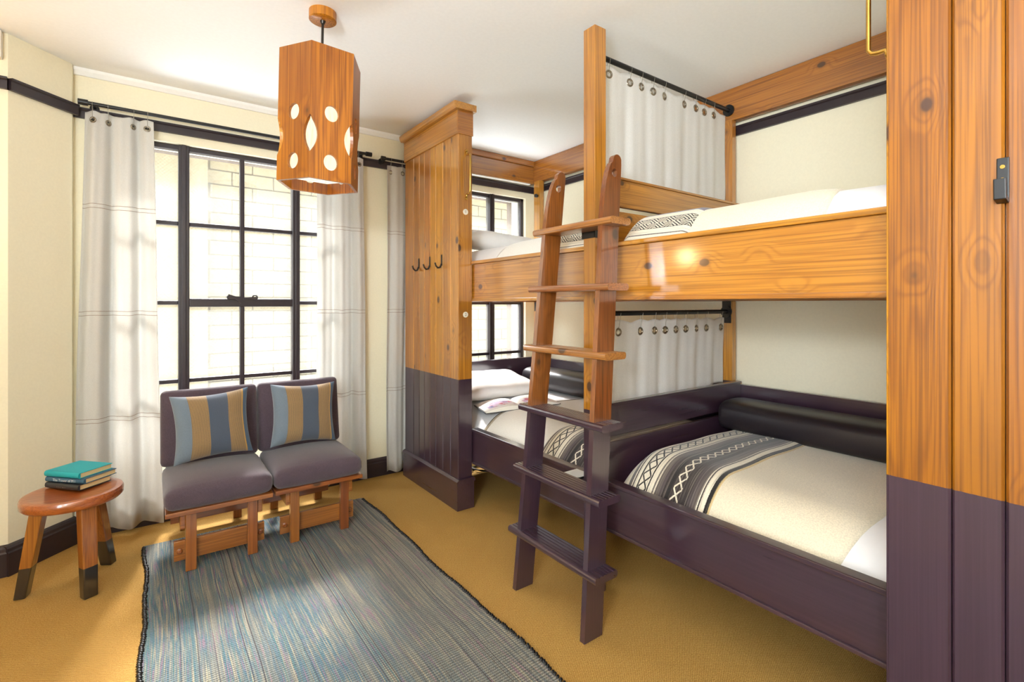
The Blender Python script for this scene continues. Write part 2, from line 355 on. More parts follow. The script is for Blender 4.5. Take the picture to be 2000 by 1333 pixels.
# ------------------------------------------------------------------ mesh helpers
WL = {}
class B:
    def __init__(s): s.v = []; s.f = []; s.uv = {}; s.fm = {}
    def add(s, vs, fs):
        o = len(s.v); s.v += [Vector(p) for p in vs]; s.f += [tuple(i+o for i in f) for f in fs]; return s
    def box(s, x0, x1, y0, y1, z0, z1):
        return s.add([(x0,y0,z0),(x1,y0,z0),(x1,y1,z0),(x0,y1,z0),(x0,y0,z1),(x1,y0,z1),(x1,y1,z1),(x0,y1,z1)],
                     [(0,3,2,1),(4,5,6,7),(0,1,5,4),(1,2,6,5),(2,3,7,6),(3,0,4,7)])
    def hexa(s, p):   # eight corners, bottom four then top four
        return s.add(p, [(0,3,2,1),(4,5,6,7),(0,1,5,4),(1,2,6,5),(2,3,7,6),(3,0,4,7)])
    def prism(s, poly, fn, a, b):   # closed polygon swept between parameters a and b; fn(p, t) -> point
        n = len(poly)
        vs = [fn(p, a) for p in poly] + [fn(p, b) for p in poly]
        return s.add(vs, [tuple(range(n))[::-1], tuple(range(n, 2*n))] + [(i, (i+1) % n, n+(i+1) % n, n+i) for i in range(n)])
    def plate(s, loops, fn, a, b):  # polygon with holes
        flat = [p for lp in loops for p in lp]; n = len(flat)
        tris = tessellate_polygon([[Vector((p[0], p[1], 0)) for p in lp] for lp in loops])
        vs = [fn(p, a) for p in flat] + [fn(p, b) for p in flat]
        fs = [tuple(t_) for t_ in tris] + [tuple(i+n for i in t_[::-1]) for t_ in tris]
        o = 0
        for lp in loops:
            k = len(lp)
            fs += [(o+i, o+(i+1) % k, n+o+(i+1) % k, n+o+i) for i in range(k)]; o += k
        return s.add(vs, fs)
    def tube(s, pts, r, seg=8, cap=True):
        pts = [Vector(p) for p in pts]; n = len(pts); vs = []; fs = []
        t0 = (pts[1]-pts[0]).normalized(); up = Vector((0, 0, 1)) if abs(t0.z) < 0.9 else Vector((1, 0, 0))
        x = t0.cross(up).normalized()
        for i, p in enumerate(pts):
            tg = (pts[min(i+1, n-1)]-pts[max(i-1, 0)]).normalized()
            x = (x-tg*x.dot(tg)).normalized(); y = tg.cross(x)
            rr = r[i] if isinstance(r, (list, tuple)) else r
            for k in range(seg):
                a = 2*PI*k/seg; vs.append(p+x*math.cos(a)*rr+y*math.sin(a)*rr)
        for i in range(n-1):
            for k in range(seg): fs.append((i*seg+k, i*seg+(k+1) % seg, (i+1)*seg+(k+1) % seg, (i+1)*seg+k))
        if cap: fs += [tuple(range(seg))[::-1], tuple(range((n-1)*seg, n*seg))]
        return s.add(vs, fs)
    def torus(s, c, nrm, R, r, su=20, sv=8):
        c = Vector(c); nrm = Vector(nrm).normalized(); up = Vector((0, 0, 1)) if abs(nrm.z) < 0.9 else Vector((1, 0, 0))
        x = nrm.cross(up).normalized(); y = nrm.cross(x); vs = []; fs = []
        for i in range(su):
            a = 2*PI*i/su; d = x*math.cos(a)+y*math.sin(a)
            for k in range(sv):
                b = 2*PI*k/sv; vs.append(c+d*(R+r*math.cos(b))+nrm*r*math.sin(b))
        for i in range(su):
            for k in range(sv): fs.append((i*sv+k, ((i+1) % su)*sv+k, ((i+1) % su)*sv+(k+1) % sv, i*sv+(k+1) % sv))
        return s.add(vs, fs)
    def lathe(s, prof, c, seg=32):  # prof list of (r, z)
        n = len(prof); vs = [(c[0]+r*math.cos(2*PI*k/seg), c[1]+r*math.sin(2*PI*k/seg), c[2]+z) for r, z in prof for k in range(seg)]
        fs = [(i*seg+k, i*seg+(k+1) % seg, (i+1)*seg+(k+1) % seg, (i+1)*seg+k) for i in range(n-1) for k in range(seg)]
        fs += [tuple(range(seg))[::-1], tuple(range((n-1)*seg, n*seg))]
        return s.add(vs, fs)
    def grid(s, fn, nu, nv, uvfn=None, skip=None):
        o = len(s.v); base = len(s.f)
        for i in range(nu+1):
            for j in range(nv+1): s.v.append(Vector(fn(i/nu, j/nv)))
        for i in range(nu):
            for j in range(nv):
                if skip and skip(i, j): continue
                q = [(i, j), (i+1, j), (i+1, j+1), (i, j+1)]
                s.f.append(tuple(o+a*(nv+1)+b for a, b in q))
                if uvfn: s.uv[len(s.f)-1] = [uvfn(a/nu, b/nv) for a, b in q]
        return s
    def xf(s, m, start=0):
        for i in range(start, len(s.v)): s.v[i] = m @ s.v[i]
        return s

def obj(name, b, mat, parent=None, bevel=0.0, seg=2, smooth=False, solid=0.0, base=None, fixn=True):
    if base is None: base = WL[parent.name] if parent else None
    if base is None:
        xs = [p.x for p in b.v]; ys = [p.y for p in b.v]; zs = [p.z for p in b.v]
        base = Vector(((min(xs)+max(xs))/2, (min(ys)+max(ys))/2, min(zs)))
    base = Vector(base)
    me = bpy.data.meshes.new(name)
    me.from_pydata([p-base for p in b.v], [], b.f)
    if b.uv:
        ul = me.uv_layers.new(name='UVMap')
        for p in me.polygons:
            uvs = b.uv.get(p.index)
            if uvs:
                for k, li in enumerate(p.loop_indices): ul.data[li].uv = uvs[k]
    if bevel or fixn:
        bm = bmesh.new(); bm.from_mesh(me)
        if fixn: bmesh.ops.recalc_face_normals(bm, faces=bm.faces)
        if bevel:
            es = [e for e in bm.edges if len(e.link_faces) == 2 and e.calc_face_angle(0) > 0.5]
            bmesh.ops.bevel(bm, geom=es, offset=bevel, segments=seg, profile=0.6, affect='EDGES', clamp_overlap=True)
        bm.to_mesh(me); bm.free()
    me.materials.append(M[mat] if isinstance(mat, str) else mat)
    if smooth:
        for p in me.polygons: p.use_smooth = True
        if smooth == 'auto':
            try: me.set_sharp_from_angle(angle=math.radians(40))
            except Exception: pass
    o = bpy.data.objects.new(name, me); C.objects.link(o)
    if parent:
        o.parent = parent; WL[o.name] = WL[parent.name]
        o.location = (0, 0, 0)
    else:
        o.location = base; WL[o.name] = base
    if solid:
        md = o.modifiers.new('thickness', 'SOLIDIFY'); md.thickness = solid; md.offset = -1
    return o
def box(name, mat, parent, x0, x1, y0, y1, z0, z1, bevel=0.003, seg=2):
    return obj(name, B().box(x0, x1, y0, y1, z0, z1), mat, parent, bevel=bevel, seg=seg)
def thing(name, loc, label, cat, group=None):
    o = bpy.data.objects.new(name, None); C.objects.link(o); o.location = loc; WL[o.name] = Vector(loc)
    o.empty_display_size = 0.1
    return tag(o, label, cat, group)
def tag(o, label, cat, group=None):
    o['label'] = label; o['category'] = cat
    if group: o['group'] = group
    return o
def struct(o, **kw):
    o['kind'] = 'structure'; return o
def copy_tree(o, dv, parent=None):
    c = o.copy(); C.objects.link(c)
    if parent: c.parent = parent
    else: c.location = Vector(o.location)+Vector(dv); WL[c.name] = Vector(c.location)
    for ch in list(o.children): copy_tree(ch, dv, c)
    return c
def text_mesh(body, size, fn, thick=0.0006):
    """flat lettering: text outline as a mesh, mapped by fn(x, y) -> point"""
    cu = bpy.data.curves.new('lettering', 'FONT'); cu.body = body; cu.size = size; cu.align_x = 'CENTER'; cu.align_y = 'CENTER'
    cu.resolution_u = 4
    to = bpy.data.objects.new('lettering_tmp', cu); C.objects.link(to)
    dg = bpy.context.evaluated_depsgraph_get(); me = bpy.data.meshes.new_from_object(to.evaluated_get(dg))
    b = B(); b.add([fn(v.co.x, v.co.y) for v in me.vertices], [tuple(p.vertices) for p in me.polygons])
    bpy.data.objects.remove(to); bpy.data.meshes.remove(me); bpy.data.curves.remove(cu)
    return b
def pillow(c, sx, sy, sz, rot=(0, 0, 0), n=26, pinch=0.07, pw=0.55, uv=False, wr=0.0, seed=0):
    b = B(); m = Matrix.Translation(Vector(c)) @ (Matrix.Rotation(rot[2], 4, 'Z') @ Matrix.Rotation(rot[1], 4, 'Y') @ Matrix.Rotation(rot[0], 4, 'X'))
    rn = random.Random(seed); ph = [rn.uniform(0, 6) for _ in range(6)]
    for sgn in (1, -1):
        def fn(i, j):
            u, v = 2*i-1, 2*j-1
            # finer towards the rim
            u = math.sin(u*PI/2); v = math.sin(v*PI/2)
            x = sx*u*(1-pinch*(1-v*v)); y = sy*v*(1-pinch*(1-u*u))
            t_ = max(0, (1-u**4)*(1-v**4))**pw
            w_ = wr*t_*(math.sin(5*u+3*v+ph[0])+math.sin(7*v-2*u+ph[1])+0.6*math.sin(11*u+ph[2]))
            return m @ Vector((x, y, sgn*(sz*t_+w_)))
        b.grid(fn, n, n, (lambda i, j: ((math.sin((2*i-1)*PI/2)+1)/2, (math.sin((2*j-1)*PI/2)+1)/2)) if uv else None)
    # weld rims
    return b
def weld(o, d=0.0004):
    bm = bmesh.new(); bm.from_mesh(o.data); bmesh.ops.remove_doubles(bm, verts=bm.verts, dist=d)
    bmesh.ops.recalc_face_normals(bm, faces=bm.faces); bm.to_mesh(o.data); bm.free()
    return o

# ------------------------------------------------------------------ the room
H = 2.60; WY = 3.62; RX = 2.90
W1 = (-0.18, 1.14, 0.22, 2.275); W2 = (1.70, 2.80, 0.34, 2.275)
struct(box('floor', 'carpet', None, -1.9, 3.0, -1.7, 3.9, -0.10, 0.0, bevel=0))
struct(box('ceiling', 'ceiling', None, -1.9, 3.0, -1.7, 3.9, H, H+0.10, bevel=0))
b = B()
xs = [-0.345-0.10, W1[0], W1[1], W2[0], W2[1], RX+0.1]
b.box(xs[0], xs[1], WY, WY+0.22, 0, H); b.box(xs[2], xs[3], WY, WY+0.22, 0, H); b.box(xs[4], xs[5], WY, WY+0.22, 0, H)
for q in (W1, W2):
    b.box(q[0], q[1], WY, WY+0.22, 0, q[2]); b.box(q[0], q[1], WY, WY+0.22, q[3], H)
struct(obj('wall_back', b, 'wall'))
b = B()
for q in ((-3, W1[0], -1, 4), (W1[1], W2[0], -1, 4), (W2[1], 6, -1, 4), (W1[0], W1[1], -1, W1[2]), (W1[0], W1[1], W1[3], 4), (W2[0], W2[1], -1, W2[2]), (W2[0], W2[1], W2[3], 4)):
    b.box(q[0], q[1], WY+0.221, WY+0.30, q[2], q[3])
struct(obj('wall_bounce_skin', b, plain('dark_low_bounce_skin', srgb(84, 66, 56), 0.9)))  # unseen skin, added dark to keep sun bounce off the neighbour wall
P1 = Vector((-0.345, 3.565)); P0 = Vector((-0.555, 3.345)); dg_ = (P1-P0).normalized(); nn = Vector((dg_.y, -dg_.x))
b = B().prism([(P0.x, P0.y), (P1.x, P1.y), (P1.x, WY+0.1), (-1.9, WY+0.1), (-1.9, P0.y)], lambda p, z: (p[0], p[1], z), 0, H)
struct(obj('wall_left', b, 'wall'))
struct(box('wall_right', 'wall', None, RX, RX+0.1, -1.7, WY, 0, H, bevel=0))
struct(box('wall_front', 'wall', None, -1.9, RX, -1.7, -1.6, 0, H, bevel=0))
b = B().box(-1.9, -1.8, -1.6, -1.52, 0, H).box(-1.9, -1.8, 0.02, P0.y, 0, H).box(-1.9, -1.8, -1.52, 0.02, 0, 0.6).box(-1.9, -1.8, -1.52, 0.02, 2.4, H)  # opening added for the unseen side fill light
struct(obj('wall_side', b, 'wall'))
# baseboards: tall dark boards with a moulded top
def base_prof(h=0.135, d=0.022): return [(0, 0), (d, 0), (d, h-0.035), (d-0.006, h-0.028), (d-0.006, h-0.014), (d-0.014, h-0.004), (0, h)]
def run(prof, a, bb, nrm):   # profile (out, z) swept from a to bb, out along nrm
    a = Vector(a); bb = Vector(bb); nrm = Vector(nrm)
    return B().prism(prof, lambda p, t_: ((a if t_ == 0 else bb).x+nrm.x*p[0], (a if t_ == 0 else bb).y+nrm.y*p[0], p[1]), 0, 1)
struct(obj('baseboard_back', run(base_prof(), (-0.34, WY), (RX, WY), (0, -1)), 'trim'))
struct(obj('baseboard_left', run(base_prof(0.145, 0.03), tuple(P0-dg_*0.02), tuple(P1+dg_*0.012), tuple(nn)), 'trim'))
struct(obj('baseboard_side', run(base_prof(0.145, 0.03), (-1.8, P0.y), (P0.x, P0.y), (0, -1)), 'trim'))
struct(obj('baseboard_right', run(base_prof(), (RX, -1.6), (RX, WY), (-1, 0)), 'trim'))
pic = [(0, 2.328), (0.018, 2.328), (0.018, 2.368), (0.026, 2.374), (0.026, 2.384), (0, 2.384)]
struct(obj('trim_1', run(pic, (-0.345, WY), (RX, WY), (0, -1)), 'trim'))
struct(obj('trim_2', run(pic, tuple(P0), tuple(P1+dg_*0.02), tuple(nn)), 'trim'))
struct(obj('trim_3', run(pic, (-1.8, P0.y), tuple(P0), (0, -1)), 'trim'))
struct(obj('trim_4', run(pic, (RX, -1.6), (RX, WY), (-1, 0)), 'trim'))
struct(obj('trim_5', run([(0, 2.565), (0.012, 2.565), (0.03, 2.585), (0.035, 2.6), (0, 2.6)], (-0.345, WY), (1.7, WY), (0, -1)), 'ceiling'))
vb = thing('wall_vent', (-0.62, 3.34, 2.47), 'small white box high on the wall at the far left edge of the photo', 'vent')
box('housing', 'white', vb, -0.68, -0.571, 3.30, 3.345, 2.465, 2.595, 0.006)
box('cover', 'white', vb, -0.672, -0.579, 3.294, 3.302, 2.473, 2.587, 0.003)

# windows: dark painted steel sashes, each pane its own part
def window(name, q, mull, mids, bars_main, rail):
    root = thing(name, ((q[0]+q[1])/2, 3.68, q[2]), '', '')
    del root['label']; del root['category']; root['kind'] = 'structure'
    y0, y1 = 3.655, 3.705
    def bar(n, x0, x1, z0, z1, ya=y0, yb=y1): return box(n, 'frame', root, x0, x1, ya, yb, z0, z1, 0.004)
    f = 0.030
    bar('frame_bar', q[0], q[1], q[3]-f, q[3]); bar('frame_bar', q[0], q[1], q[2], q[2]+f)
    bar('frame_bar', q[0], q[0]+f, q[2], q[3]); bar('frame_bar', q[1]-f, q[1], q[2], q[3])
    for a, c in mull:
        bar('mullion', a, c, q[2], q[3], 3.64, 3.71)
        box('mullion_bead', 'frame', root, a+0.017, c-0.017, 3.632, 3.642, q[2], q[3], 0.003)
    cols = [q[0]+f] + [e for m_ in mull for e in m_] + [q[1]-f]
    cells = [(cols[i], cols[i+1]) for i in range(0, len(cols), 2)]
    zz = [q[2]+f] + bars_main + [q[3]-f]
    for ci, (a, c) in enumerate(cells):
        main = any(a < m_ < c for m_ in mids)
        for z in bars_main:
            if main and abs(z-rail) < 0.03: bar('meeting_rail', a, c, rail-0.026, rail+0.026, 3.645, 3.70)
            else: bar('glazing_bar', a, c, z-0.0125, z+0.0125, 3.66, 3.695)
        xs_ = [a] + [m_ for m_ in mids if a < m_ < c] + [c]
        for m_ in xs_[1:-1]: bar('glazing_bar', m_-0.0135, m_+0.0135, q[2], q[3], 3.658, 3.697)
        for i in range(len(xs_)-1):
            for j in range(len(zz)-1):
                box('pane', 'glass', root, xs_[i]-0.004, xs_[i+1]+0.004, 3.676, 3.680, zz[j]-0.004, zz[j+1]+0.004, 0)
    if mids:
        m_ = mids[0]
        b = B().prism([(-0.075, 0.0), (0.09, 0.002), (0.10, 0.02), (0.02, 0.012), (0.008, 0.02), (-0.03, 0.02), (-0.072, 0.034)], lambda p, t_: (m_-0.01+p[0], t_, rail+0.022+p[1]), 3.632, 3.646)
        b.prism([(-0.03, 0.0), (0.03, 0.0), (0, -0.03)], lambda p, t_: (m_-0.01+p[0], t_, rail+0.024+p[1]), 3.634, 3.646)
        b.torus((m_+0.072, 3.64, rail+0.036), (0, 1, 0), 0.014, 0.005, 14, 6)
        b.torus((m_-0.075, 3.64, rail+0.036), (0, 1, 0), 0.012, 0.005, 14, 6)
        obj('latch', b, 'frame', root)
    # ledge inside the opening
    box('sill', 'wall', root, q[0], q[1], 3.625, 3.655, q[2]-0.002, q[2]+0.012, 0.002)
    return root
window('window_1', W1, [(0.135, 0.192), (0.788, 0.836)], [0.483], [0.825, 1.307, 1.795], 1.307)
window('window_2', W2, [(1.745, 1.79), (2.42, 2.468)], [], [0.858, 1.307, 1.795], 1.307)

# neighbouring wall across the light well: painted blocks
nb = thing('neighbour_wall', (1.9, 6.4, -0.6), 'cream painted block wall of the building outside the windows', 'building')
box('wall_core', 'mortar', nb, -4.0, 8.5, 6.40, 6.60, -0.6, 2.98, 0)
BM = None
for x0, x1 in ((0.52, 2.05), (2.95, 4.95)):
    for r in range(21):
        z = -0.35+r*0.157; x = x0-(0.21 if r % 2 else 0.0)
        while x < x1:
            if BM is None:
                o = box('brick', 'brick', nb, x+0.004, x+0.424, 6.38, 6.41, z+0.005, z+0.152, 0.007, 1); BM = (o, x, z)
            else:
                o = BM[0].copy(); C.objects.link(o); o.parent = nb
                o.location = (x-BM[1]+random.uniform(-.002, .002), random.uniform(-.005, .004), z-BM[2])
            x += 0.43
box('pier', 'brick', nb, -0.05, 0.50, 6.30, 6.42, -0.6, 2.98, 0.01)

# ------------------------------------------------------------------ curtains and rods
rod = thing('curtain_rod', (0.5, 3.545, 2.40), 'long black curtain rod above the big window', 'curtain rod')
RZ = 2.398
obj('bar', B().tube([(-0.29, 3.545, RZ), (1.28, 3.545, RZ)], 0.0105, 12), 'black', rod, smooth='auto')
for x, d in ((-0.29, -1), (1.28, 1)):
    obj('end_cap', B().tube([(x-d*0.012, 3.545, RZ), (x+d*0.03, 3.545, RZ)], 0.0165, 12), 'black', rod, smooth='auto')
for x in (-0.255, 1.245):
    obj('bracket', B().tube([(x, 3.545, RZ-0.004), (x, 3.60, RZ-0.004), (x, WY, RZ-0.004)], 0.008, 8).tube([(x, 3.612, RZ-0.004), (x, WY, RZ-0.004)], 0.022, 14), 'black', rod, smooth='auto')
rod2 = thing('curtain_rod', (1.53, 3.545, 2.40), 'short black curtain rod end beside the tall partition', 'curtain rod')
obj('bar', B().tube([(1.405, 3.545, RZ-0.01), (1.69, 3.545, RZ-0.01)], 0.0105, 12), 'black', rod2, smooth='auto')
for x, d in ((1.405, -1), (1.64, 1)):
    obj('end_cap', B().tube([(x-d*0.01, 3.545, RZ-0.01), (x+d*0.02, 3.545, RZ-0.01)], 0.0165, 12), 'black', rod2, smooth='auto')
    obj('bracket', B().tube([(x, 3.545, RZ-0.022), (x, WY, RZ-0.022)], 0.008, 8).tube([(x, 3.59, RZ-0.022), (x, WY, RZ-0.022)], 0.024, 14), 'black', rod2, smooth='auto')

def curtain(name, label, cat, group, mat, path_top, path_bot, ztop, zbot, rings, folds, amp, rodz, rody, droop=0.012, seed=1, gr=0.0135, axis_y=None, hook=True, ring_dz=0.05, zb2=None, edge_amp=1.0):
    """cloth hung between two x-limits at the top and bottom, folds run in y; rings are x positions (fraction)"""
    rn = random.Random(seed)
    ph = [rn.uniform(0, 2*PI) for _ in range(4)]
    W = path_top[1]-path_top[0]
    nu = max(40, int(W/0.0042)); rows = [0, 0.012, 0.024] + [0.030+0.004*i for i in range(12)]
    L = ztop-zbot
    k = 26; rows += [rows[-1]+(L-rows[-1])*((i+1)/k) for i in range(k)]
    root = thing(name, (path_top[0]+W/2, rody, zbot), label, cat, group)
    def off(u, s):
        g = 0.55+0.45*min(1, s*2.2)
        a = math.sin(2*PI*folds*u+ph[0]+0.35*math.sin(3*s+ph[2]))+0.35*math.sin(2*PI*folds*2.1*u+ph[1]+s*0.8)
        return amp*g*a
    def pt(u, j):
        d = rows[j]; s = d/L
        x = (path_top[0]+W*u)*(1-s)+(path_bot[0]+(path_bot[1]-path_bot[0])*u)*s
        x += 0.006*math.sin(7*s+ph[3])*(s)
        z = ztop-d
        if j < 3 or True:
            dist = min(abs(u-r) for r in rings)
            sag = droop*min(1, (dist*len(rings)*1.6))**1.5
            z -= sag*max(0, 1-s*6)
        if j == len(rows)-1 or s > 0.9:
            z += 0.012*math.sin(2*PI*folds*u+ph[0])*(s-0.9)*10*0.6
            if zb2: z += zb2(u)*(s-0.9)*10
        return Vector((x, rody+off(u, s), z))
    gp = []
    for r in rings:
        x0 = path_top[0]+W*r; y_ = rody+off(r, ring_dz/L)
        p = pt(r, 3); gz = ztop-ring_dz
        gp.append((r, Vector((x0+(path_bot[0]+(path_bot[1]-path_bot[0])*r-x0)*(ring_dz/L), y_, gz))))
    def skip(i, j):
        c = (pt((i+.5)/nu, j)+pt((i+.5)/nu, j+1))/2
        for r, g in gp:
            if abs((c-g).z) < gr and math.hypot(c.x-g.x, c.z-g.z) < gr*0.86: return True
        return False
    b = B(); b.grid(lambda i, j: pt(i, int(round(j*(len(rows)-1)))), nu, len(rows)-1, None, skip)
    obj('cloth', b, mat, root, smooth=True, solid=0.0016, fixn=False)
    for r, g in gp:
        e = 0.01; t1 = pt(min(1, r+e), 10)-pt(max(0, r-e), 10); t1.z = 0; t1.normalize(); nr = Vector((t1.y, -t1.x, 0))
        if nr.y > 0: nr = -nr
        obj('grommet', B().torus(g+nr*0.0005, nr, gr, gr*0.30, 22, 8), 'steel', root, smooth=True)
        if hook:
            top = Vector((g.x+rn.uniform(-.004, .004), rody, rodz))
            pts = [g+nr*0.006+Vector((0, 0, 0.004)), g+nr*0.004+Vector((0, 0, gr)), Vector((top.x, rody-0.010, rodz-0.016)), Vector((top.x, rody-0.0135, rodz)), Vector((top.x, rody, rodz+0.0135)), Vector((top.x, rody+0.013, rodz)), Vector((top.x, rody+0.006, rodz-0.016)), g-nr*0.004+Vector((0, 0, gr)), g-nr*0.005+Vector((0, 0, 0.003))]
            obj('hook', B().tube(pts, 0.0011, 5), 'wire', root, smooth=True)
    return root
curtain('window_curtain', 'wide off-white linen curtain with brown seams left of the window behind the stool', 'curtain', 'linen window curtains', 'curtain', (-0.292, 0.012), (-0.345, 0.055), 2.358, 0.035, [0.12, 0.33, 0.69, 0.90], 2.6, 0.027, RZ, 3.545, seed=4)
curtain('window_curtain', 'off-white linen curtain right of the window behind the second chair', 'curtain', 'linen window curtains', 'curtain', (0.925, 1.245), (0.925, 1.27), 2.358, 0.035, [0.1, 0.36, 0.64, 0.9], 2.4, 0.025, RZ, 3.545, seed=9)
curtain('window_curtain', 'narrow linen curtain squeezed beside the tall wooden partition', 'curtain', 'linen window curtains', 'curtain', (1.43, 1.70), (1.43, 1.68), 2.345, 0.035, [0.12, 0.45, 0.8], 2.0, 0.017, RZ-0.01, 3.545, seed=14)

# ------------------------------------------------------------------ floor rug
def rug_edge(x, y, s): return x+s*(0.006*math.sin(y*5.1)+0.004*math.sin(y*13+1.0))
rg = thing('rug', (0.56, 1.5, 0), 'woven rag rug in blue, grey and cream stripes with black selvedge', 'rug')
b = B()
N = 90
for side in (0, 1):
    pass
b.grid(lambda i, j: (rug_edge(-0.022, -0.35+3.635*j, 1)*(1-i)+rug_edge(1.138, -0.35+3.635*j, 1)*i, -0.35+3.635*j-0.035*i*(j > 0.98), 0.007), 6, N)
b.grid(lambda i, j: (rug_edge(-0.022, -0.35+3.635*j, 1)*(1-i)+rug_edge(1.138, -0.35+3.635*j, 1)*i, -0.35+3.635*j-0.035*i*(j > 0.98), 0.0012), 6, N)
n_ = (N+1)
for j in range(N):
    for e in (0, 6):
        a = e*n_+j; c = 7*n_+e*n_+j; b.f.append((a, a+1, c+1, c))
for i in range(6):
    a = i*n_+N; c = 7*n_+i*n_+N; b.f.append((a, a+n_, c+n_, c))
    a = i*n_; c = 7*n_+i*n_; b.f.append((a, a+n_, c+n_, c))
obj('weave', b, 'rug', rg)
b = B(); rn = random.Random(3)
for side, x0 in ((-1, -0.026), (1, 1.142)):
    y = -0.34
    while y < 3.27 - (0.035 if side > 0 else 0):
        x = rug_edge(x0, y, 1)+rn.uniform(-.002, .002)
        st = len(b.v); r = rn.uniform(0.0055, 0.0075)
        b.tube([(x-side*0.010, y-0.004, 0.006), (x, y, 0.009), (x+side*0.006, y+0.004, 0.004)], [r*0.6, r, r*0.5], 6)
        y += rn.uniform(0.012, 0.017)
e_ = obj('selvedge', b, 'black', rg, smooth=True); e_['kind'] = 'stuff'; e_['label'] = 'black looped selvedge'

# ------------------------------------------------------------------ chairs
ch = thing('slipper_chair', (0.285, 3.05, 0), 'armless plum chair on wooden frame, nearer the tall curtain and the stool', 'chair', 'pair of armless chairs')
X0, X1 = 0.052, 0.512
box('seat_board', 'chair_y', ch, X0, X1, 2.80, 3.36, 0.297, 0.319, 0.003)
for nm, y0, y1, ys0, ys1 in (('front', 2.848, 2.880, 2.880, 2.902), ('rear', 3.405, 3.437, 3.383, 3.405)):
    for lx in (0.134, 0.402):
        box('leg', 'chair_z', ch, lx, lx+0.046, y0, y1, 0.008 if nm == 'front' else 0.0, 0.297, 0.003)
    st = box('stretcher', 'chair_y', ch, 0.088, 0.484, ys0, ys1, 0.055, 0.150, 0.003)
    fy = ys0 if nm == 'front' else ys1
    for px in (0.112, 0.464):
        d = -1 if nm == 'front' else 1
        obj('peg', B().tube([(px, fy-d*0.01, 0.102), (px, fy+d*0.006, 0.102), (px, fy+d*0.010, 0.102)], [0.0125, 0.0125, 0.008], 12), 'chair_z', st, smooth='auto')
for lx in (0.112, 0.448):
    box('side_rail', 'chair_y', ch, lx, lx+0.022, 2.855, 3.43, 0.215, 0.297, 0.003)
for lx in (0.15, 0.39):
    b = B().hexa([(lx, 3.335, 0.30), (lx+0.03, 3.335, 0.30), (lx+0.03, 3.36, 0.30), (lx, 3.36, 0.30), (lx, 3.395, 0.74), (lx+0.03, 3.395, 0.74), (lx+0.03, 3.42, 0.74), (lx, 3.42, 0.74)])
    obj('back_post', b, 'chair_z', ch, bevel=0.003)
box('back_slat', 'chair_y', ch, X0+0.03, X1-0.03, 3.372, 3.39, 0.58, 0.68, 0.003)
def cushion_block(x0, x1, y0, y1, z0, z1, r, crown, rotx=0.0, piv=None):
    b = B().box(x0, x1, y0, y1, z0, z1)
    me = bpy.data.meshes.new('c'); me.from_pydata(b.v, [], b.f); bm = bmesh.new(); bm.from_mesh(me)
    bmesh.ops.bevel(bm, geom=list(bm.edges), offset=r, segments=3, profile=0.5, affect='EDGES')
    bmesh.ops.subdivide_edges(bm, edges=[e for e in bm.edges if e.calc_length() > 0.08], cuts=7, use_grid_fill=True)
    bmesh.ops.recalc_face_normals(bm, faces=bm.faces)
    cx, cy, cz = (x0+x1)/2, (y0+y1)/2, (z0+z1)/2; hx, hy, hz = (x1-x0)/2, (y1-y0)/2, (z1-z0)/2
    hs = sorted([(hx, 0), (hy, 1), (hz, 2)]); ax = hs[0][1]; o1, o2 = hs[1][1], hs[2][1]
    cc = (cx, cy, cz); hh = (hx, hy, hz)
    for v in bm.verts:
        a = min(1, abs(v.co[o1]-cc[o1])/hh[o1]); c = min(1, abs(v.co[o2]-cc[o2])/hh[o2])
        d = (v.co[ax]-cc[ax])/hh[ax]
        v.co[ax] += crown*d*(1-a**2.5)*(1-c**2.5)
        v.co[o1] -= 0.004*(1-abs(d))*(-1)*math.copysign(1, v.co[o1]-cc[o1])*a
    bm.verts.ensure_lookup_table()
    out = B(); out.add([v.co.copy() for v in bm.verts], [tuple(v.index for v in f.verts) for f in bm.faces]); bm.free(); bpy.data.meshes.remove(me)
    if rotx:
        P = Vector(piv); m = Matrix.Translation(P) @ Matrix.Rotation(rotx, 4, 'X') @ Matrix.Translation(-P); out.xf(m)
    return out
obj('seat_cushion', cushion_block(X0-0.002, X1+0.002, 2.803, 3.30, 0.320, 0.418, 0.034, 0.034), 'plum', ch, smooth=True)
obj('back_cushion', cushion_block(X0-0.012, X1-0.004, 3.20, 3.295, 0.432, 0.832, 0.024, 0.012, -0.165, (0.28, 3.20, 0.432)), 'plum', ch, smooth=True)
ch2 = copy_tree(ch, (0.473, 0.006, 0.0)); ch2['label'] = 'armless plum chair on wooden frame, the one beside the tall partition'

for i, (cx, cz, ry, lb) in enumerate(((0.268, 0.648, -0.03, 'striped blue and tan cushion on the chair nearer the stool'), (0.735, 0.650, 0.05, 'striped blue and tan cushion on the chair nearer the partition'))):
    b = pillow((cx, 3.105+0.004*i, cz), 0.186, 0.178, 0.058, (PI/2-0.20, ry, 0.10 if i == 0 else 0.07), 26, 0.105, 0.5, uv=True, wr=0.0015, seed=i)
    o = obj('throw_cushion', b, 'cushion', smooth=True); weld(o)
    tag(o, lb, 'cushion', 'striped throw cushions')

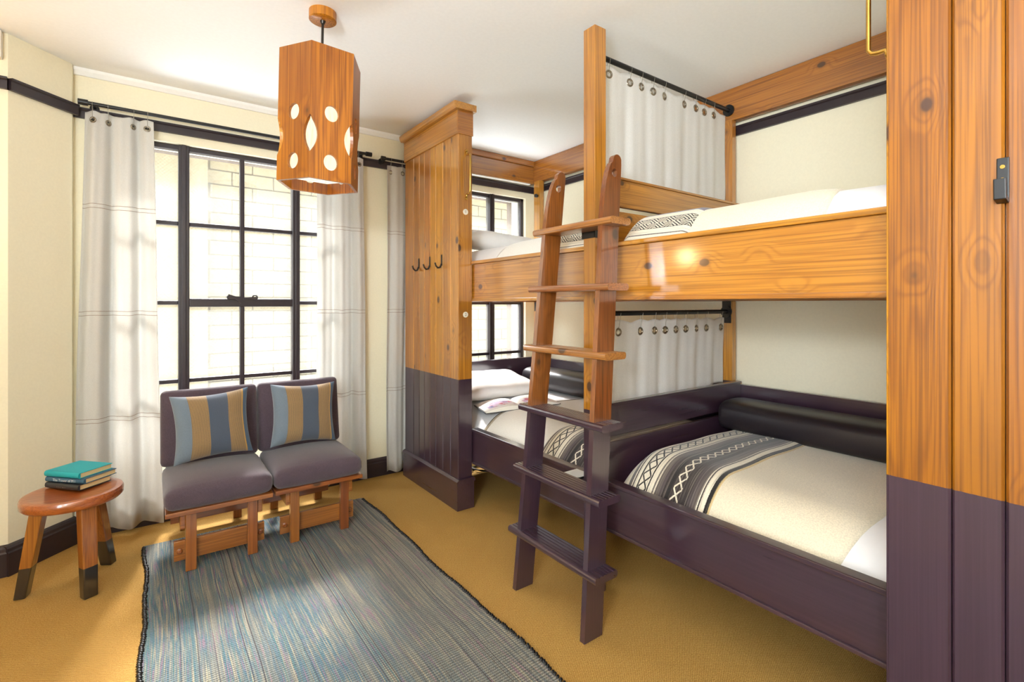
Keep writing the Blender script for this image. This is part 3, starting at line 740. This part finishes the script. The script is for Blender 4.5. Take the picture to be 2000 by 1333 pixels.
# ------------------------------------------------------------------ stool with books
SX, SY = -0.286, 3.005
st = thing('stool', (SX, SY, 0), 'round three-legged wooden stool with black-dipped feet by the left wall', 'stool')
obj('seat', B().lathe([(0.150, 0.398), (0.172, 0.402), (0.181, 0.412), (0.182, 0.436), (0.177, 0.446), (0.166, 0.450), (0.150, 0.4475), (0.08, 0.444), (0.01, 0.443)], (SX, SY, 0), 56), 'stool', st, smooth='auto')
for (bx, by) in ((-0.462, 3.048), (-0.222, 2.880), (-0.172, 3.190)):
    d = Vector((bx-SX, by-SY, 0)).normalized(); s_ = Vector((-d.y, d.x, 0))
    bt = Vector((bx, by, 0)); tp = Vector((SX, SY, 0.402))+d*0.118
    q = []
    for c_, hw, hd in ((bt, 0.0265, 0.021), (tp, 0.031, 0.025)):
        q += [c_-s_*hw-d*hd, c_+s_*hw-d*hd, c_+s_*hw+d*hd, c_-s_*hw+d*hd]
    obj('leg', B().hexa(q), 'stool_leg', st, bevel=0.006)
def book(name, label, c, w_, d_, h_, rot, cover, group, text=None, tmat=None, tsize=0.016, round_spine=True):
    """closed book: spine faces -y before rotation; w_ along the spine, d_ front to back"""
    root = thing(name, c, label, 'book', group)
    m = Matrix.Translation(Vector(c)) @ Matrix.Rotation(rot, 4, 'Z')
    t_ = 0.0028
    def bx(x0, x1, y0, y1, z0, z1): return B().box(x0, x1, y0, y1, z0, z1).xf(m)
    hw, hd = w_/2, d_/2
    obj('cover', bx(-hw, hw, -hd, hd, 0, t_), cover, root, bevel=0.0008, seg=1)
    obj('cover', bx(-hw, hw, -hd, hd, h_-t_, h_), cover, root, bevel=0.0008, seg=1)
    sp = [(-hd, 0), (-hd-0.006, h_*0.18), (-hd-0.008, h_*0.5), (-hd-0.006, h_*0.82), (-hd, h_), (-hd+0.003, h_), (-hd+0.003, 0)]
    s_ = obj('spine', B().prism(sp, lambda p, x: (x, p[0], p[1]), -hw, hw).xf(m), cover, root, smooth='auto')
    obj('page_block', bx(-hw+0.004, hw-0.004, -hd+0.004, hd-0.004, t_, h_-t_), 'page_edge', root, bevel=0)
    if text:
        obj('lettering', text_mesh(text, tsize, lambda x, y: m @ Vector((x, -hd-0.0087, h_*0.5+y))), tmat, s_, fixn=False)
    return root
rb = math.atan2(2.93-3.10, -0.276+0.416)
zt = 0.4512
book('book', 'charcoal hardback with pale page edges, bottom book of the stack on the stool', (-0.272, 3.085, zt), 0.196, 0.142, 0.026, -0.86, 'dark_cover', 'books stacked on the stool', '- - -  -- -', 'hem', 0.016)
book('book', 'slate blue hardback with white spine title, middle of the stack', (-0.262, 3.095, zt+0.0265), 0.212, 0.150, 0.024, -0.80, 'blue_cover', 'books stacked on the stool', 'The Tower of M I', 'gilt', 0.017)
book('book', 'bright teal cloth hardback on top of the stack', (-0.272, 3.10, zt+0.051), 0.196, 0.150, 0.026, -0.83, 'teal', 'books stacked on the stool')

# ------------------------------------------------------------------ pendant lamp
LC = Vector((0.618, 2.275))
lp = thing('pendant_lamp', (LC.x, LC.y, 1.82), 'hexagonal wooden pendant lamp with cut-out circles hanging from the ceiling', 'pendant lamp')
obj('canopy', B().lathe([(0.010, 2.56), (0.054, 2.56), (0.058, 2.563), (0.058, 2.60), (0.01, 2.60)], (LC.x, LC.y, 0), 40), 'lamp', lp, smooth='auto')
tilt = Matrix.Translation(Vector((LC.x, LC.y, 2.56))) @ Matrix.Rotation(math.radians(1.3), 4, Vector((0.59, 0.8075, 0))) @ Matrix.Translation(-Vector((LC.x, LC.y, 2.56)))
obj('rod', B().tube([(LC.x, LC.y, 2.565), (LC.x, LC.y, 2.36)], 0.0055, 10).tube([(LC.x, LC.y, 2.562), (LC.x, LC.y, 2.548)], [0.013, 0.008], 12).xf(tilt), 'hook', lp, smooth='auto')
ZB, ZT, R6 = 1.822, 2.385, 0.176
hexv = [Vector((LC.x+R6*math.cos(math.radians(2+60*k)), LC.y+R6*math.sin(math.radians(2+60*k)))) for k in range(6)]
def circ(cx, cy, r, ry=None, n=22): return [(cx+r*math.cos(2*PI*k/n), cy+(ry or r)*math.sin(2*PI*k/n)) for k in range(n)][::-1]
hh = ZT-ZB; zc = hh*0.325; vh = 0.078; vw = 0.033
for k in range(6):
    a, c = hexv[k], hexv[(k+1) % 6]; e = (c-a); L6 = e.length; e.normalize(); nout = Vector((e.y, -e.x))
    mid = (a+c)/2-LC
    if nout.dot(mid) < 0: nout = -nout
    arc = lambda s0, dirx: [(s0+dirx*vw*(1-((2*i/10-1))**2), zc+vh*(2*i/10-1)) for i in range(11)]
    lft = arc(0, 1); rgt = arc(L6, -1)
    outer = [(0, 0), (L6, 0)] + rgt + [(L6, hh), (0, hh)] + lft[::-1]
    loops = [outer, circ(L6/2, hh*0.50, 0.029, 0.034), circ(L6/2, hh*0.135, 0.029, 0.034)]
    def fn(p, t_, a=a, e=e, nout=nout, L6=L6):
        q = a+e*(L6/2+(p[0]-L6/2)*(1-t_*0.577*2/L6 if abs(p[0]-L6/2) > L6/2-1e-4 else 1))-nout*t_
        return Vector((q.x, q.y, ZB+p[1]))
    obj('shade_panel', B().plate(loops, fn, 0.0, 0.013).xf(tilt), 'lamp', lp)
ins = lambda r: [(LC.x+r*math.cos(math.radians(2+60*k)), LC.y+r*math.sin(math.radians(2+60*k))) for k in range(6)]
b = B(); p6 = ins(R6-0.024)
b.add([(x, y, z) for z in (ZB+0.053, ZT-0.02) for x, y in p6], [(i, (i+1) % 6, 6+(i+1) % 6, 6+i) for i in range(6)])
obj('paper_liner', b.xf(tilt), 'glow', lp)
obj('diffuser', B().prism(p6, lambda p, z: (p[0], p[1], z), ZB+0.048, ZB+0.052).xf(tilt), 'glow_low', lp)
obj('top_board', B().prism(ins(R6-0.012), lambda p, z: (p[0], p[1], z), ZT-0.016, ZT-0.002).xf(tilt), 'lamp', lp)

# ------------------------------------------------------------------ wooden partitions (beadboard ends of the bunks)
def plank_poly(y0, y1, x, d=0.018, ch_=0.005):   # plan of a V-jointed board, face at x
    return [(x+d, y0), (x+d, y1), (x+ch_, y1), (x, y1-ch_), (x, y0+ch_), (x+ch_, y0)]
def partition(label, splits, yA, yB, mat, front_y, mirror):
    """splits: board joints along y; front_y: the y of the narrow end face seen from the bed side"""
    root = thing('bunk_partition', (1.61, (yA+yB)/2, 0), label, 'partition')
    XF = 1.56
    box('core', mat, root, XF+0.017, 1.652, yA+0.019 if not mirror else yA, yB if not mirror else yB-0.019, 0.0, 2.52, 0)
    for a, c in zip(splits[:-1], splits[1:]):
        obj('plank', B().prism(plank_poly(a+0.0012, c-0.0012, XF), lambda p, z: (p[0], p[1], z), 0.17, 2.40), mat, root)
    e0, e1 = (front_y, front_y+0.019) if not mirror else (front_y-0.019, front_y)
    box('end_board', mat, root, XF+0.001, 1.66, e0, e1, 0.0, 2.52, 0.003)
    box('top_band', 'pine_y', root, XF-0.009, XF+0.016, min(yA, front_y), max(yB, front_y), 2.372, 2.522, 0.003)
    sg = -1 if not mirror else 1
    ex0, ex1 = (yA-0.012, yB) if not mirror else (yA, yB+0.012)
    box('end_band', 'pine_x', root, XF-0.008, 1.664, front_y+sg*0.008 if sg < 0 else front_y, front_y if sg < 0 else front_y+0.008, 2.372, 2.522, 0.002)
    prof = [(0, 2.520), (0.020, 2.520), (0.030, 2.532), (0.034, 2.545), (0.034, 2.562), (0, 2.562)]
    b = B().prism([(-0.012-p[0]+XF, p[1]) for p in prof] + [(1.662+0.012, 2.562), (1.662+0.012, 2.520)], lambda p, y: (p[0], y, p[1]), ex0-0.02 if not mirror else ex0, ex1 if not mirror else ex1+0.02)
    obj('crown', b, 'pine_y', root)
    b = B().box(XF-0.016, 1.668, (yA-0.014) if not mirror else yA, yB if not mirror else yB+0.014, 0, 0.172)
    obj('plinth', b, 'purple_y', root, bevel=0.003)
    pp = [(XF-0.022, 0.172), (1.672, 0.172), (1.672, 0.184), (1.664, 0.196), (XF-0.006, 0.196), (XF-0.022, 0.184)]
    obj('plinth_cap', B().prism(pp, lambda p, y: (p[0], y, p[1]), (yA-0.020) if not mirror else yA, yB if not mirror else yB+0.020), 'purple_y', root)
    return root
def coat_hook(parent, y, z, big=False):
    x = 1.56
    if not big:
        b = B().box(x-0.004, x, y-0.007, y+0.007, z-0.030, z+0.042)
        pts = [(x-0.004, y, z-0.02), (x-0.014, y, z-0.042), (x-0.030, y, z-0.046), (x-0.044, y, z-0.034), (x-0.052, y, z-0.012)]
        b.tube(pts, [0.006, 0.006, 0.006, 0.0055, 0.006], 8)
        h = obj('coat_hook', b, 'hook', parent, smooth='auto')
    else:
        b = B().box(x-0.006, x, y-0.0105, y+0.0105, z-0.055, z+0.048)
        b.add(*(lambda q: (q.v, q.f))(B().prism([(-0.006, -0.055), (-0.036, -0.050), (-0.040, -0.004), (-0.034, -0.004), (-0.028, -0.040), (-0.006, -0.044)], lambda p, t_: (x+p[0], t_, z+p[1]), y-0.0105, y+0.0105)))
        h = obj('coat_hook', b, 'black', parent, bevel=0.002)
        obj('screw', B().tube([(x-0.006, y, z+0.027), (x-0.0085, y, z+0.027)], 0.0045, 10), 'brass', h, smooth='auto')
        obj('screw', B().tube([(x-0.006, y, z-0.002), (x-0.0085, y, z-0.002)], 0.0045, 10), 'brass', h, smooth='auto')
    return h
far = partition('tall knotty pine partition with purple foot between window and far bunk', [2.706, 2.808, 2.911, 3.013, 3.097, 3.184, 3.267, 3.361, 3.515], 2.706, 3.515, 'pine_two', 2.706, False)
for y in (2.925, 3.097, 3.272): coat_hook(far, y, 1.585)
near = partition('tall knotty pine partition with purple foot, closest to the camera at right', [-0.35, -0.20, -0.06, 0.04, 0.145, 0.2445, 0.3375, 0.469], -0.35, 0.469, 'pine_two_near', 0.469, True)
coat_hook(near, 0.2475, 1.583, True)
def grab(parent, fy, sg, z0, z1, x=1.615):
    y1 = fy+sg*0.052; yb = fy+sg*0.006
    pts = [(x, yb, z0-0.022), (x, yb+sg*0.004, z0-0.006)] + [(x, fy+sg*(0.012+0.006*i), z0) for i in range(4)]
    pts += [(x, fy+sg*0.044, z0+0.003), (x, y1, z0+0.014), (x, y1, (z0+z1)/2), (x, y1, z1-0.014), (x, fy+sg*0.044, z1-0.003)]
    pts += [(x, fy+sg*(0.030-0.006*i), z1) for i in range(4)] + [(x, yb+sg*0.004, z1+0.006), (x, yb, z1+0.022)]
    h = obj('grab_handle', B().tube(pts, 0.0062, 10), 'brass', parent, smooth=True); h['label'] = 'brass grab handle'
    for z in (z0-0.026, z1+0.026):
        obj('mount', B().tube([(x, fy+sg*0.0005, z), (x, fy+sg*0.008, z)], [0.011, 0.008], 12), 'brass', h, smooth='auto')
grab(far, 2.706, -1, 1.995, 2.245)
grab(near, 0.469, 1, 1.985, 2.235, 1.60)
for z, s_ in ((1.884, '1'), (1.232, '2')):
    dsc = obj('number_disc', B().tube([(1.611, 2.7065, z), (1.611, 2.7035, z), (1.611, 2.702, z)], [0.0185, 0.0185, 0.017], 24), 'cream_disc', far, smooth='auto')
    dsc['label'] = 'ivory disc with the number ' + s_
    obj('numeral', text_mesh(s_, 0.026, lambda x, y, z=z: Vector((1.611+x, 2.7015, z+y))), 'ink', dsc, fixn=False)

# ------------------------------------------------------------------ bunk frame
bk = thing('bunk_bed', (2.25, 1.6, 0), 'built-in double-decker bunk of orange pine with purple lower berths', 'bunk bed')
PY0, PY1 = 1.555, 1.626
o = box('post', 'pine_two', bk, 1.592, 1.663, PY0, PY1, 0.0, 2.545, 0.003); o['label'] = 'tall square pine post by the ladder'
def rail(z0, z1, mat, cap_mat, cap0, cap1, bead):
    r = box('side_rail', mat, bk, 1.668, 1.694, -0.34, 3.515, z0, z1, 0.002)
    for a, c in ((0.475, PY0-0.001), (PY1+0.001, 2.703)):
        box('rail_cap', cap_mat, r, 1.652, 1.702, a, c, cap0, cap1, 0.004)
        box('rail_bead', cap_mat, r, 1.658, 1.668, a, c, z0, z0+bead, 0.003)
    return r
rail(1.317, 1.553, 'pine_y', 'pine_y', 1.5535, 1.573, 0.018)
rail(0.277, 0.484, 'purple_y', 'purple_y', 0.4845, 0.503, 0.014)
# wall side
box('back_rail', 'purple_y', bk, 2.845, 2.875, -0.34, 3.50, 0.30, 0.818, 0.004)
box('back_rail', 'pine_y', bk, 2.845, 2.875, -0.34, 3.50, 1.317, 1.60, 0.003)
box('head_board', 'purple_x', bk, 1.70, 2.845, 3.485, 3.512, 0.30, 0.824, 0.004)
box('head_board', 'pine_x', bk, 1.70, 2.845, 3.485, 3.512, 1.317, 1.62, 0.003)
box('bed_base', 'purple_x', bk, 1.694, 2.845, -0.34, 3.485, 0.30, 0.325, 0)
box('bed_base', 'pine_x', bk, 1.694, 2.845, -0.34, 3.485, 1.33, 1.352, 0)
for (z0, z1, z2, z3, m_) in ((0.325, 0.660, 0.684, 0.828, 'purple_x'), (1.352, 1.735, 1.757, 1.885, 'pine_x')):
    box('foot_board', m_, bk, 1.694, 2.845, 1.578, 1.602, z0, z1, 0.003)
    f_ = box('foot_board', m_, bk, 1.664, 2.845, 1.578, 1.602, z2, z3, 0.003)
    box('cap_strip', m_, f_, 1.664, 2.845, 1.572, 1.606, z3, z3+0.012, 0.003)
for z0, z1, m_ in ((0.0, 0.8385, 'purple_z'), (0.8385, 1.317, 'pine_z'), (1.60, 2.402, 'pine_z')):
    box('wall_post', m_, bk, 2.802, 2.843, 1.607, 1.672, z0, z1, 0.003)
    box('wall_post', m_, bk, 2.790, 2.842, 3.405, 3.484, z0, z1, 0.003)
# beams under the ceiling
for a, c, mt in ((-0.34, 3.45, 'pine_y'),):
    bm_ = box('ceiling_beam', mt, bk, 2.822, 2.872, a, 3.60, 2.404, 2.598, 0.003)
bm_ = box('ceiling_beam', 'pine_x', bk, 1.662, 2.822, 3.530, 3.575, 2.396, 2.548, 0.003)
box('beam_moulding', 'pine_x', bm_, 1.662, 2.822, 3.515, 3.575, 2.549, 2.598, 0.006)
box('light_strip', 'white', bm_, 1.664, 2.79, 3.535, 3.57, 2.386, 2.395, 0.002)
obj('knob', B().tube([(2.790, 3.43, 2.265), (2.768, 3.43, 2.265), (2.762, 3.43, 2.265)], [0.012, 0.018, 0.014], 14), 'black', bk, smooth='auto')
# black metal plates
p_ = obj('metal_plate', B().box(2.797, 2.8015, 1.612, 1.668, 1.185, 1.316), 'black', bk, bevel=0.001)
p_ = obj('metal_plate', B().box(2.785, 2.7895, 3.415, 3.47, 1.235, 1.316), 'black', bk, bevel=0.001)
p_ = obj('ladder_bracket', B().box(1.586, 1.5915, 1.548, 1.632, 1.595, 1.660).box(1.586, 1.64, 1.549, 1.5545, 1.595, 1.660).box(1.586, 1.64, 1.6265, 1.632, 1.595, 1.660), 'black', bk, bevel=0.001)
p_['label'] = 'black metal bracket on the post'
# bedside ledge by the post
sh = thing('bedside_shelf', (1.60, 1.69, 0.50), 'little black metal shelf with pale top fixed by the ladder post', 'shelf')
obj('tray', B().box(1.55, 1.651, 1.640, 1.735, 0.497, 0.505), 'black', sh, bevel=0.001)
obj('pale_top', B().box(1.554, 1.650, 1.644, 1.731, 0.5052, 0.509), 'white', sh, bevel=0.001)
obj('upright', B().box(1.640, 1.651, 1.632, 1.639, 0.497, 0.575), 'black', sh, bevel=0.001)

# ------------------------------------------------------------------ ladder
ld = thing('ladder', (1.45, 1.58, 0), 'leaning bunk ladder of dark-stained pine with purple lower rungs', 'ladder')
XL = lambda z: 1.333+0.0885*z
YA = lambda z: 1.795-0.022*z      # near face of the far stringer
YB = lambda z: 1.357+0.026*z      # near face of the near stringer
SW = 0.097
def stringer(yf, th):
    out = [(0, 0), (SW, 0)]
    zt_ = 1.925
    cxr = SW-0.026
    out += [(SW, zt_-0.045)]
    for k in range(1, 8):
        a = PI*k/8*0.95; out.append((cxr+0.026*math.cos(a), zt_-0.03+0.030*math.sin(a)))
    for k in range(0, 9):
        q = k/8; out.append((cxr-0.026-(cxr-0.026)*math.sin(q*PI/2)**1.0*(1), (zt_-0.035)-(0.235)*(1-math.cos(q*PI/2))**0.9))
    loops = [out, circ(SW*0.60, 1.845, 0.0155, 0.018)]
    return B().plate(loops, lambda p, t_: Vector((XL(p[1])+p[0], yf(p[1])+t_, p[1])), 0.0, th)
obj('stringer', stringer(YA, 0.025), 'ladder', ld)
obj('stringer', stringer(YB, 0.025), 'ladder', ld)
for i, z in enumerate((0.268, 0.552, 0.832, 1.108, 1.383, 1.650)):
    top = i == 5; low = i < 3
    x0 = XL(z)-0.014; x1 = XL(z)+(0.108 if not top else 0.116)
    if top: x1 = 1.583
    pr_ = [(x0+0.008, z-0.029), (x0+0.002, z-0.025), (x0, z-0.018), (x0, z-0.009), (x0+0.003, z-0.003), (x0+0.010, z)]
    if i < 5:
        gw = (x1-x0-0.03)/5
        for k in range(5):
            gx = x0+0.014+gw*k+gw*0.5
            pr_ += [(gx-0.003, z), (gx-0.002, z-0.003), (gx+0.002, z-0.003), (gx+0.003, z)]
    pr_ += [(x1-0.010, z), (x1-0.003, z-0.003), (x1, z-0.009), (x1, z-0.018), (x1-0.003, z-0.025), (x1-0.010, z-0.029)]
    o = obj('rung', B().prism(pr_, lambda p, y: (p[0], y, p[1]), YB(z)-0.055, YA(z)+0.025+0.055), 'purple_y' if low else 'ladder_y', ld)

# ------------------------------------------------------------------ bedding
def bedsurf(x0, x1, zedge, crown, rr, mound=0.012, k=2.4):
    def f(x, y):
        t_ = max(0, min(1, (x-x0)/rr)); s_ = max(0, min(1, (x1-x)/0.12))
        z = zedge+(crown-zedge)*(1-(1-t_)**k)
        z -= (crown-zedge)*0.5*(1-(1-(1-s_))**2 if False else (1-s_)**2)
        return z+mound*math.sin((x-x0)/(x1-x0)*PI)+0.0025*math.sin(9*y+4*x)+0.002*math.sin(17*x-5*y)
    return f
BX0, BX1 = 1.700, 2.835
low = bedsurf(BX0, BX1, 0.415, 0.575, 0.26)
upp = bedsurf(BX0, BX1, 1.525, 1.675, 0.20)
def endround(f, y0, y1, r, dz):
    def g(x, y):
        a = min(y-y0, y1-y); t_ = max(0, min(1, a/r))
        return f(x, y)-dz*(1-t_)**2.2
    return g
def mattress(name, f, ya, yb, zb, label):
    g = endround(f, ya, yb, 0.10, 0.09); b = B(); nu, nv = 24, 30
    P = lambda i, j: (BX0+(BX1-BX0)*(1-(1-i)**1.0), ya+(yb-ya)*j)
    b.grid(lambda i, j: (*P(i, j), g(*P(i, j))), nu, nv)
    n1 = (nu+1)*(nv+1)
    b.grid(lambda i, j: (*P(i, j), zb), nu, nv)
    idx = lambda i, j: i*(nv+1)+j
    for j in range(nv):
        for e in (0, nu): b.f.append((idx(e, j), idx(e, j+1), n1+idx(e, j+1), n1+idx(e, j)))
    for i in range(nu):
        for e in (0, nv): b.f.append((idx(i, e), idx(i+1, e), n1+idx(i+1, e), n1+idx(i, e)))
    o = obj(name, b, 'linen_white', smooth='auto'); return tag(o, label, 'mattress', 'bunk mattresses')
beds = {'lf': (low, 1.608, 3.47, 0.326), 'ln': (low, -0.33, 1.572, 0.326), 'uf': (upp, 1.608, 3.47, 1.353), 'un': (upp, -0.33, 1.572, 1.353)}
mattress('mattress', *beds['lf'], 'white-sheeted mattress of the lower far bunk under the window')
mattress('mattress', *beds['ln'], 'white-sheeted mattress of the lower near bunk')
mattress('mattress', *beds['uf'], 'white-sheeted mattress of the upper far bunk under the window')
mattress('mattress', *beds['un'], 'white-sheeted mattress of the upper near bunk')
def blanket(name, mat, key, ya, yb, off, label, cat, group, xe=None, uvmode=None, xs=BX0-0.001, nu=44, nv=40, curve=0.0, hem=None, fold=0.0):
    f, y0, y1, zb = beds[key]; g = endround(f, y0, y1, 0.10, 0.09); x1 = xe or BX1-0.10
    # arc length table along x so that stripes keep their width down the bed's side
    xsn = [xs+(x1-xs)*(i/nu)**1.7 for i in range(nu+1)]
    def fn(i, j):
        x = xsn[int(round(i*nu))]; y = ya+(yb-ya)*j
        y += curve*(1-min(1, (x-xs)/0.3))**2
        edge = min(j, 1-j); puff = off*(min(1, edge*9))**0.5
        if fold: puff += fold*math.exp(-((j-0.5)*5)**2)
        return (x, y, g(x, min(max(y, y0+.001), y1-.001))+0.003+puff)
    al = [0.0]
    for i in range(nu): 
        dz = g(xsn[i+1], (ya+yb)/2)-g(xsn[i], (ya+yb)/2); al.append(al[-1]+math.hypot(xsn[i+1]-xsn[i], dz))
    b = B()
    if uvmode == 'x': uvf = lambda i, j: (al[int(round(i*nu))], 1-j)          # stripes run across the bed
    elif uvmode == 'y': uvf = lambda i, j: (ya+(yb-ya)*j, min(1, al[int(round(i*nu))]/0.255))   # stripes run along the bed
    else: uvf = None
    b.grid(fn, nu, nv, uvf)
    root = obj(name, b, mat, smooth=True, solid=0.006)
    for p in root.data.polygons:
        pass
    tag(root, label, cat, group)
    if hem is not None:
        hb = B(); hj = hem
        def hf(i, j):
            p = Vector(fn(i, max(0, min(1, hj+(j-0.5)*0.03)))); return p+Vector((0, 0, 0.0025))
        hb.grid(hf, nu, 2)
        obj('hem_band', hb, 'hem', root, smooth=True, solid=0.002)
    return root
blanket('blanket', 'window_lit_blanket', 'lf', 1.66, 2.70, 0.010, 'cream wool blanket with window light in its colour and grey hem on the lower far bunk below the open book', 'blanket', 'cream blankets', hem=0.985)
blanket('blanket', 'cream_blanket', 'ln', 0.60, 1.54, 0.012, 'cream wool blanket filling the lower near bunk', 'blanket', 'cream blankets', curve=0.06)
blanket('blanket', 'window_lit_blanket', 'uf', 1.66, 2.55, 0.010, 'cream blanket with window light in its colour on the upper far bunk behind the ladder', 'blanket', 'cream blankets')
blanket('blanket', 'cream_blanket', 'un', 0.68, 1.54, 0.012, 'cream blanket on the upper near bunk behind the long rail', 'blanket', 'cream blankets')
blanket('serape', 'serape', 'lf', 1.665, 2.12, 0.020, 'striped serape across the foot of the lower far bunk, behind the ladder', 'blanket', 'serape throws', uvmode='x', xe=2.66, nu=60)
blanket('serape', 'serape', 'ln', 1.10, 1.515, 0.026, 'striped serape across the foot of the lower near bunk', 'blanket', 'serape throws', uvmode='x', xe=2.66, nu=60, curve=-0.02)
blanket('serape', 'serape_up', 'uf', 1.67, 2.02, 0.020, 'striped serape on the upper far bunk, glimpsed between the ladder and post', 'blanket', 'serape throws', uvmode='y', xe=2.6, nu=60)
blanket('serape', 'serape_up', 'un', 1.165, 1.525, 0.024, 'striped serape with black diamond band on the upper near bunk', 'blanket', 'serape throws', uvmode='y', xe=2.6, nu=60)
# the sheet turned down on the upper near bunk
def bed_pillow(c, label, rot=(0.08, 0, 0), s=(0.36, 0.22, 0.085), seed=1):
    o = obj('pillow', pillow(c, s[0], s[1], s[2], rot, 30, 0.05, 0.45, wr=0.003, seed=seed), 'linen_white', smooth=True); weld(o)
    return tag(o, label, 'pillow', 'white bed pillows')
bed_pillow((2.10, 3.17, 0.685), 'plump white pillow on the lower far bunk under the window', (0.18, 0.02, 0.02), (0.36, 0.225, 0.070), 1)
bed_pillow((2.17, 3.17, 1.775), 'white pillow on the upper far bunk under the window', (0.16, 0.05, 0.0), (0.37, 0.22, 0.075), 2)
bed_pillow((2.15, 0.02, 0.690), 'white pillow of the lower near bunk hidden by the near partition', (-0.1, 0, 0), (0.36, 0.22, 0.08), 3)
bed_pillow((2.15, 0.10, 1.755), 'white pillow of the upper near bunk behind the near partition', (-0.1, 0, 0), (0.36, 0.22, 0.07), 4)
# leatherette bolsters along the wall
def bolster(ya, yb, label):
    prof = []
    cx, cz, rx, rz = 2.70, 0.676, 0.142, 0.084
    for k in range(28):
        a = 2*PI*k/28; ca, sa = math.cos(a), math.sin(a)
        prof.append((cx+rx*math.copysign(abs(ca)**0.6, ca), cz+rz*math.copysign(abs(sa)**0.6, sa)))
    b = B(); n = len(prof); st_ = [(0, 0.80), (0.015, 0.95), (0.04, 1.0)]
    ys = [(ya+d, s) for d, s in st_] + [(yb-d, s) for d, s in st_[::-1]]
    for y, s in ys: b.v += [Vector((cx+(p[0]-cx)*s, y, cz+(p[1]-cz)*s)) for p in prof]
    for i in range(len(ys)-1):
        for k in range(n): b.f.append((i*n+k, i*n+(k+1) % n, (i+1)*n+(k+1) % n, (i+1)*n+k))
    b.f.append(tuple(range(n))); b.f.append(tuple(range((len(ys)-1)*n, len(ys)*n)))
    o = obj('bolster', b, 'leather', smooth='auto')
    return tag(o, label, 'bolster', 'leatherette bolsters')
bolster(1.69, 3.38, 'dark leatherette bolster along the wall of the lower far bunk')
bolster(-0.30, 1.565, 'black leatherette bolster along the wall of the lower near bunk')
# open picture book on the lower far bunk
ob = thing('open_book', (2.05, 2.75, 0.60), 'open picture book with pink and blue plate lying on the bed', 'book')
mb = Matrix.Translation(Vector((2.055, 2.755, 0.597))) @ Matrix.Rotation(math.radians(-16), 4, 'Z') @ Matrix.Rotation(math.radians(-3), 4, 'Y')
for s_, m_ in ((-1, 'plate'), (1, 'plate')):
    def zt_(u): return 0.030*math.sin(min(1, u*1.05)*PI)**0.6*(1-0.55*u)+0.010*(1-u)*0+0.006
    W_, D_ = 0.265, 0.27
    b = B(); b.grid(lambda i, j: mb @ Vector((s_*W_*i, -D_/2+D_*j, 0.003+zt_(i))), 16, 4, lambda i, j: (i, j))
    pg = obj('page', b, m_, ob, smooth=True, fixn=False)
    b = B(); nn_ = 16
    for j_, y in ((0, -D_/2), (1, D_/2)):
        for i in range(nn_+1): b.v += [mb @ Vector((s_*W_*i/nn_, y, 0.0029+zt_(i/nn_))), mb @ Vector((s_*W_*i/nn_, y, 0.003))]
    K = 2*(nn_+1)
    for j_ in (0, 1):
        for i in range(nn_): b.f.append((j_*K+2*i, j_*K+2*i+1, j_*K+2*i+3, j_*K+2*i+2))
    b.f.append((2*nn_, 2*nn_+1, K+2*nn_+1, K+2*nn_))
    obj('page_block', b, 'paper', ob)
    obj('cover', B().box(min(0, s_*(W_+0.006)), max(0, s_*(W_+0.006)), -D_/2-0.005, D_/2+0.005, 0, 0.003).xf(mb), 'dark_cover', ob)

# ------------------------------------------------------------------ bunk curtains with their rods
for nm, z, lab, xr in (('upper', 2.468, 'black pipe rod of the upper bunk curtain between post and beam', 2.822), ('lower', 1.254, 'black pipe rod of the lower bunk curtain', 2.797)):
    yy = 1.637
    r_ = thing('bunk_curtain_rod', (2.2, yy, z), lab, 'curtain rod', 'bunk curtain rods')
    obj('bar', B().tube([(1.664, yy, z), (xr-0.004, yy, z)], 0.0125, 14), 'black', r_, smooth='auto')
    obj('flange', B().tube([(xr-0.012, yy, z), (xr-0.0015, yy, z)], 0.034, 20), 'black', r_, smooth='auto')
    obj('flange', B().tube([(1.664, yy, z), (1.672, yy, z)], 0.022, 18), 'black', r_, smooth='auto')
def fr(xs_, a, c): return [(x-a)/(c-a) for x in xs_]
u_ = (1.705, 2.775)
curtain('bunk_curtain', 'white muslin curtain hanging at the upper bunks beside the post', 'curtain', 'muslin bunk curtains', 'bunk_curtain', u_, (1.69, 2.765), 2.442, 1.80,
        fr([1.77, 1.922, 2.006, 2.10, 2.196, 2.373, 2.473, 2.562, 2.65], *u_), 6.5, 0.0045, 2.468, 1.637, droop=0.016, seed=21, gr=0.0165, ring_dz=0.042)
l_ = (1.70, 2.765)
curtain('bunk_curtain', 'white muslin curtain of the lower bunks hanging under the long rail', 'curtain', 'muslin bunk curtains', 'bunk_curtain', l_, (1.69, 2.74), 1.222, 0.79,
        fr([1.842, 2.006, 2.11, 2.205, 2.29, 2.386, 2.482, 2.583, 2.735], *l_), 6.0, 0.0055, 1.254, 1.637, droop=0.014, seed=33, gr=0.0165, ring_dz=0.060, zb2=lambda u: 0.05*u*u)
# cable lying under the far bunk
tag(obj('power_cable', B().tube([(2.02, 3.30, 0.006), (2.06, 3.20, 0.02), (2.12, 3.16, 0.008), (2.06, 3.22, 0.008), (2.00, 3.28, 0.03), (2.08, 3.34, 0.008), (2.2, 3.4, 0.008)], 0.005, 6), 'black', smooth=True), 'black power cable lying on the carpet under the far bunk', 'cable')
